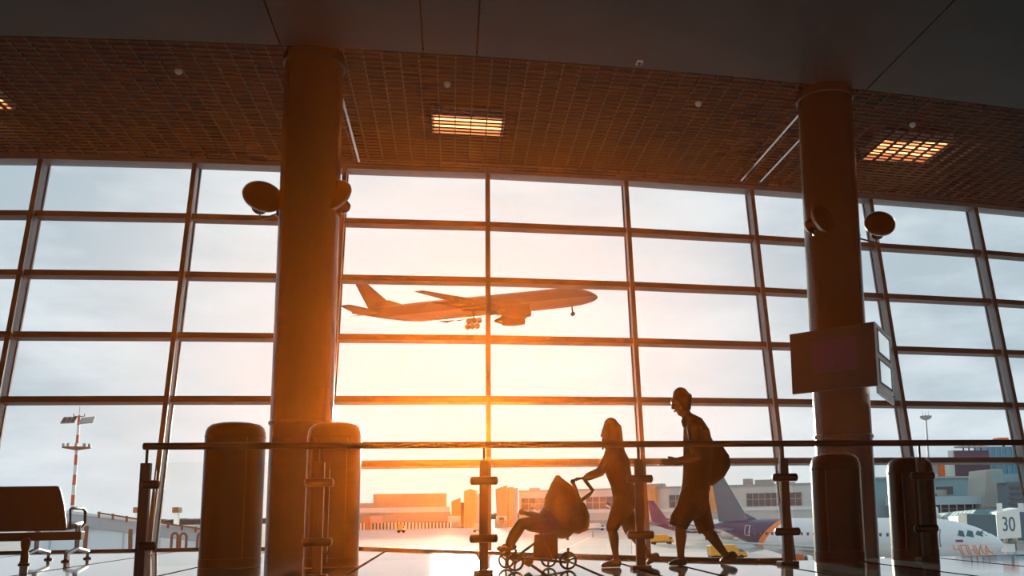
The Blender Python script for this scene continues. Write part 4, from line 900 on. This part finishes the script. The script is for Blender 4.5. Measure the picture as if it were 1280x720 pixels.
# --- floodlight masts
def mast(px_, ytop, Y, r, label, bands, plats):
    a = at(px_, ytop, Y); t = thing('light_mast', label, 'mast', (a.x, Y, GZ)); n = 17 if bands else 1; hh = (a.z-GZ)/n
    if bands:
        for i in range(n):
            m = mat('mast_red', (.55, .12, .07), .6) if i % 2 == 0 else mat('mast_white', (.72, .72, .70), .6)
            k0, k1 = 1-.5*i/n, 1-.5*(i+1)/n; MB().lathe([(r*k0, GZ+hh*i), (r*k1, GZ+hh*(i+1))], 14, (a.x, Y, 0)).build('mast_band', m, t, True)
    else: MB().lathe([(r, GZ), (r*.55, a.z)], 14, (a.x, Y, 0)).build('pole', mat('mast_grey', (.35, .37, .37), .5), t, True)
    MB().tube([(a.x, Y, a.z-.1), (a.x, Y, a.z+1.1)], r*.12, 6).build('lightning_rod', GREYW, t)
    return a, t
LMP = mat('floodlight', (.30, .31, .31), .4)
a, t = mast(99, 519, 118, .28, 'red and white banded floodlight mast with two lamp platforms', True, 2)
for z0, w, tilt in ((at(99, 526, 118).z, 1.5, .5), ):
    for s_ in (-1, 1):
        ax = (V(s_, 0, .12 if s_ > 0 else -.05).normalized(), V(0, .75, .65)); ax = (ax[0], (ax[1]-ax[0]*ax[1].dot(ax[0])).normalized()); ax = (*ax, ax[0].cross(ax[1]))
        h_ = MB().cbox(V(a.x+s_*1.0, 118-.2, z0+.05), (1.6, 1.2, .12), ax).build('lamp_panel', LMP, t)
        for i in range(3): MB().cbox(V(a.x+s_*1.0, 118-.2, z0+.05)+ax[0]*(i-1)*.5-ax[2]*.1, (.36, 1.0, .1), ax).build('floodlight', DARKM, h_)
z1 = at(97, 560, 118).z
MB().lathe([(.3, z1-.25), (1.55, z1), (1.55, z1+.1), (.3, z1+.1)], 20, (a.x, 118, 0)).build('platform', BROWN, t, True)
for i in range(10):
    q = i*math.pi/5; MB().box((a.x+1.4*math.cos(q)-.14, 118+1.4*math.sin(q)-.14, z1+.1), (a.x+1.4*math.cos(q)+.14, 118+1.4*math.sin(q)+.14, z1+.5)).build('floodlight', LMP, t)
for s_ in (-.6, .6): MB().tube([(a.x, 118, a.z-.2), (a.x+s_, 118, a.z-.1), (a.x+s_, 118, a.z+.2)], .06, 6).build('obstacle_lamp', BROWN, t)
a, t = mast(1157, 519, 240, .42, 'slim grey floodlight mast above the terminal roofs', False, 1)
z1 = at(1157, 523, 240).z
MB().lathe([(.4, z1-.5), (1.4, z1-.1), (1.4, z1+.1), (.4, z1+.1)], 18, (a.x, 240, 0)).build('head_frame', GREYW, t, True)
for i in range(8):
    q = i*math.pi/4; MB().box((a.x+1.35*math.cos(q)-.25, 240+1.35*math.sin(q)-.25, z1+.1), (a.x+1.35*math.cos(q)+.25, 240+1.35*math.sin(q)+.25, z1+.75)).build('floodlight', LMP, t)
for s_ in (-.9, .9): MB().tube([(a.x+s_, 240, z1+.6), (a.x+s_, 240, z1+2.2)], .06, 6).build('antenna', GREYW, t)
# --- covered gangway on the left
gw = thing('covered_gangway', 'sloping pale blue covered gangway outside beyond the seats', 'gangway', at(170, 690, 46).xy.to_3d()+V(0, 0, GZ))
GWM = mat('gangway_blue', (.42, .52, .57), .5, 0, .05, .5); PALE = mat('pale_wall', (.70, .80, .84), .6, 0, .05, .3)
def beam(x0, y0, x1, y1, Y0, Y1, w, h, name, m, par=gw):
    return MB().bar(at(x0, y0, Y0), at(x1, y1, Y1), w, h).build(name, m, par)
beam(60, 645, 265, 671, 46, 50, 2.6, .62, 'deck', GWM); beam(60, 638.5, 262, 664, 46, 50, 2.7, .10, 'roof_edge', WHITEB); beam(60, 650, 200, 667, 45.2, 48, .12, .14, 'under_pipe', GREYW)
rl_ = beam(122, 641, 266, 663.5, 45.4, 48.6, .07, .07, 'top_rail', BROWN)
for i in range(9):
    k = i/8; p = at(124+138*k, 641.6+21.6*k, 45.4+3.1*k); MB().box((p.x-.04, p.y-.04, p.z-.2), (p.x+.04, p.y+.04, p.z+.08)).build('rail_clip', BROWN, rl_)
for x, y in ((108, 660), (163, 664)):
    p = at(x, y, 45.6); MB().tube([(p.x, p.y, p.z+.1), (p.x+.35 if x > 150 else p.x, p.y, GZ)], .095, 8).build('support_leg', BROWN, gw)
pw = thing('apron_wall', 'pale blue blank wall below the covered gangway', 'wall', at(150, 690, 54).xy.to_3d()+V(0, 0, GZ))
pbox(30, 268, 661, 720, 54, 3, 'panel', PALE, pw, True); pbox(30, 268, 658.5, 661.5, 53.8, 3.4, 'coping', GWM, pw)
for i in range(5): pbox(60+46*i, 60.8+46*i, 661, 720, 53.9, .2, 'joint', GWM, pw, True)
for k, (x0, x1, y0) in enumerate(((213.5, 221, 664.5), (224, 232, 665), (246, 255, 664))):
    c0, c1 = at(x0, 692, 40), at(x1, 692, 40); zt = at(x0, y0+3, 40).z; r = (c1.x-c0.x)/2; xm = (c0.x+c1.x)/2
    pts = [(c0.x-.02, 40, GZ+.0)]+[(xm-r*math.cos(q), 40, zt-r+r*1.3*math.sin(q)) for q in (math.pi*j/10 for j in range(11))]+[(c1.x, 40, GZ+.0)]
    h_ = MB().tube(pts, .052, 10).build('hose_arch', BROWN); tag(h_, ['brown hose arch under the gangway nearest the steel mullion', 'brown hose arch in the middle of the three under the gangway', 'brown hose arch beside the tall drum'][k], 'hose')
for x, w_ in ((219, 'right of the leaning mullion'), (170, 'behind the balustrade end post')):
    a, b, c, d = pr(x-4, x+4, 634, 641, 60); t = thing('sign_post', 'white post with a brown box on top '+w_, 'post', ((a+b)/2, 60.4, GZ))
    MB().box((a, 60, c), (b, 60.8, d)).build('box', BROWN, t, bevel=.03); MB().tube([((a+b)/2, 60.4, c+.05), ((a+b)/2, 60.4, GZ)], .17, 12).build('post', WHITEB, t, True)
# --- forest along the horizon
mb = MB(); rs = []
rg = random.Random(3); xs = [-760+4.0*i for i in range(260)]
for x in xs:
    h_ = -3.2+rg.random()*1.3; rs.append([(x, 800, GZ-.3), (x, 800, h_-1), (x, 806, h_), (x, 818, h_-.5+rg.random()), (x, 830, GZ-.3)])
mb.rings(rs); fo = mb.build('forest', mat('forest_green', (.035, .065, .065), .9, 0, .4, .15)); tag(fo, 'dark distant forest strip along the airfield edge', 'forest', kind='stuff')

# ------------------------------------------------------------------ orange haze added to tint the hall with a warm glow
hm = bpy.data.materials.new('glow_haze'); hm.use_nodes = True; t = hm.node_tree; t.nodes.clear()
vo = t.nodes.new('ShaderNodeVolumeScatter'); vo.inputs['Density'].default_value = HAZE_D; vo.inputs['Anisotropy'].default_value = HAZE_G; vo.inputs['Color'].default_value = (*HAZE_COL, 1)
ho = t.nodes.new('ShaderNodeOutputMaterial'); t.links.new(vo.outputs[0], ho.inputs['Volume'])
hz = MB().box((-12.4, -4.8, .002), (16.9, 16.4, H-.01)).build('haze', hm); tag(hz, 'orange haze added to give the departure hall a warm glow', 'haze', kind='stuff')
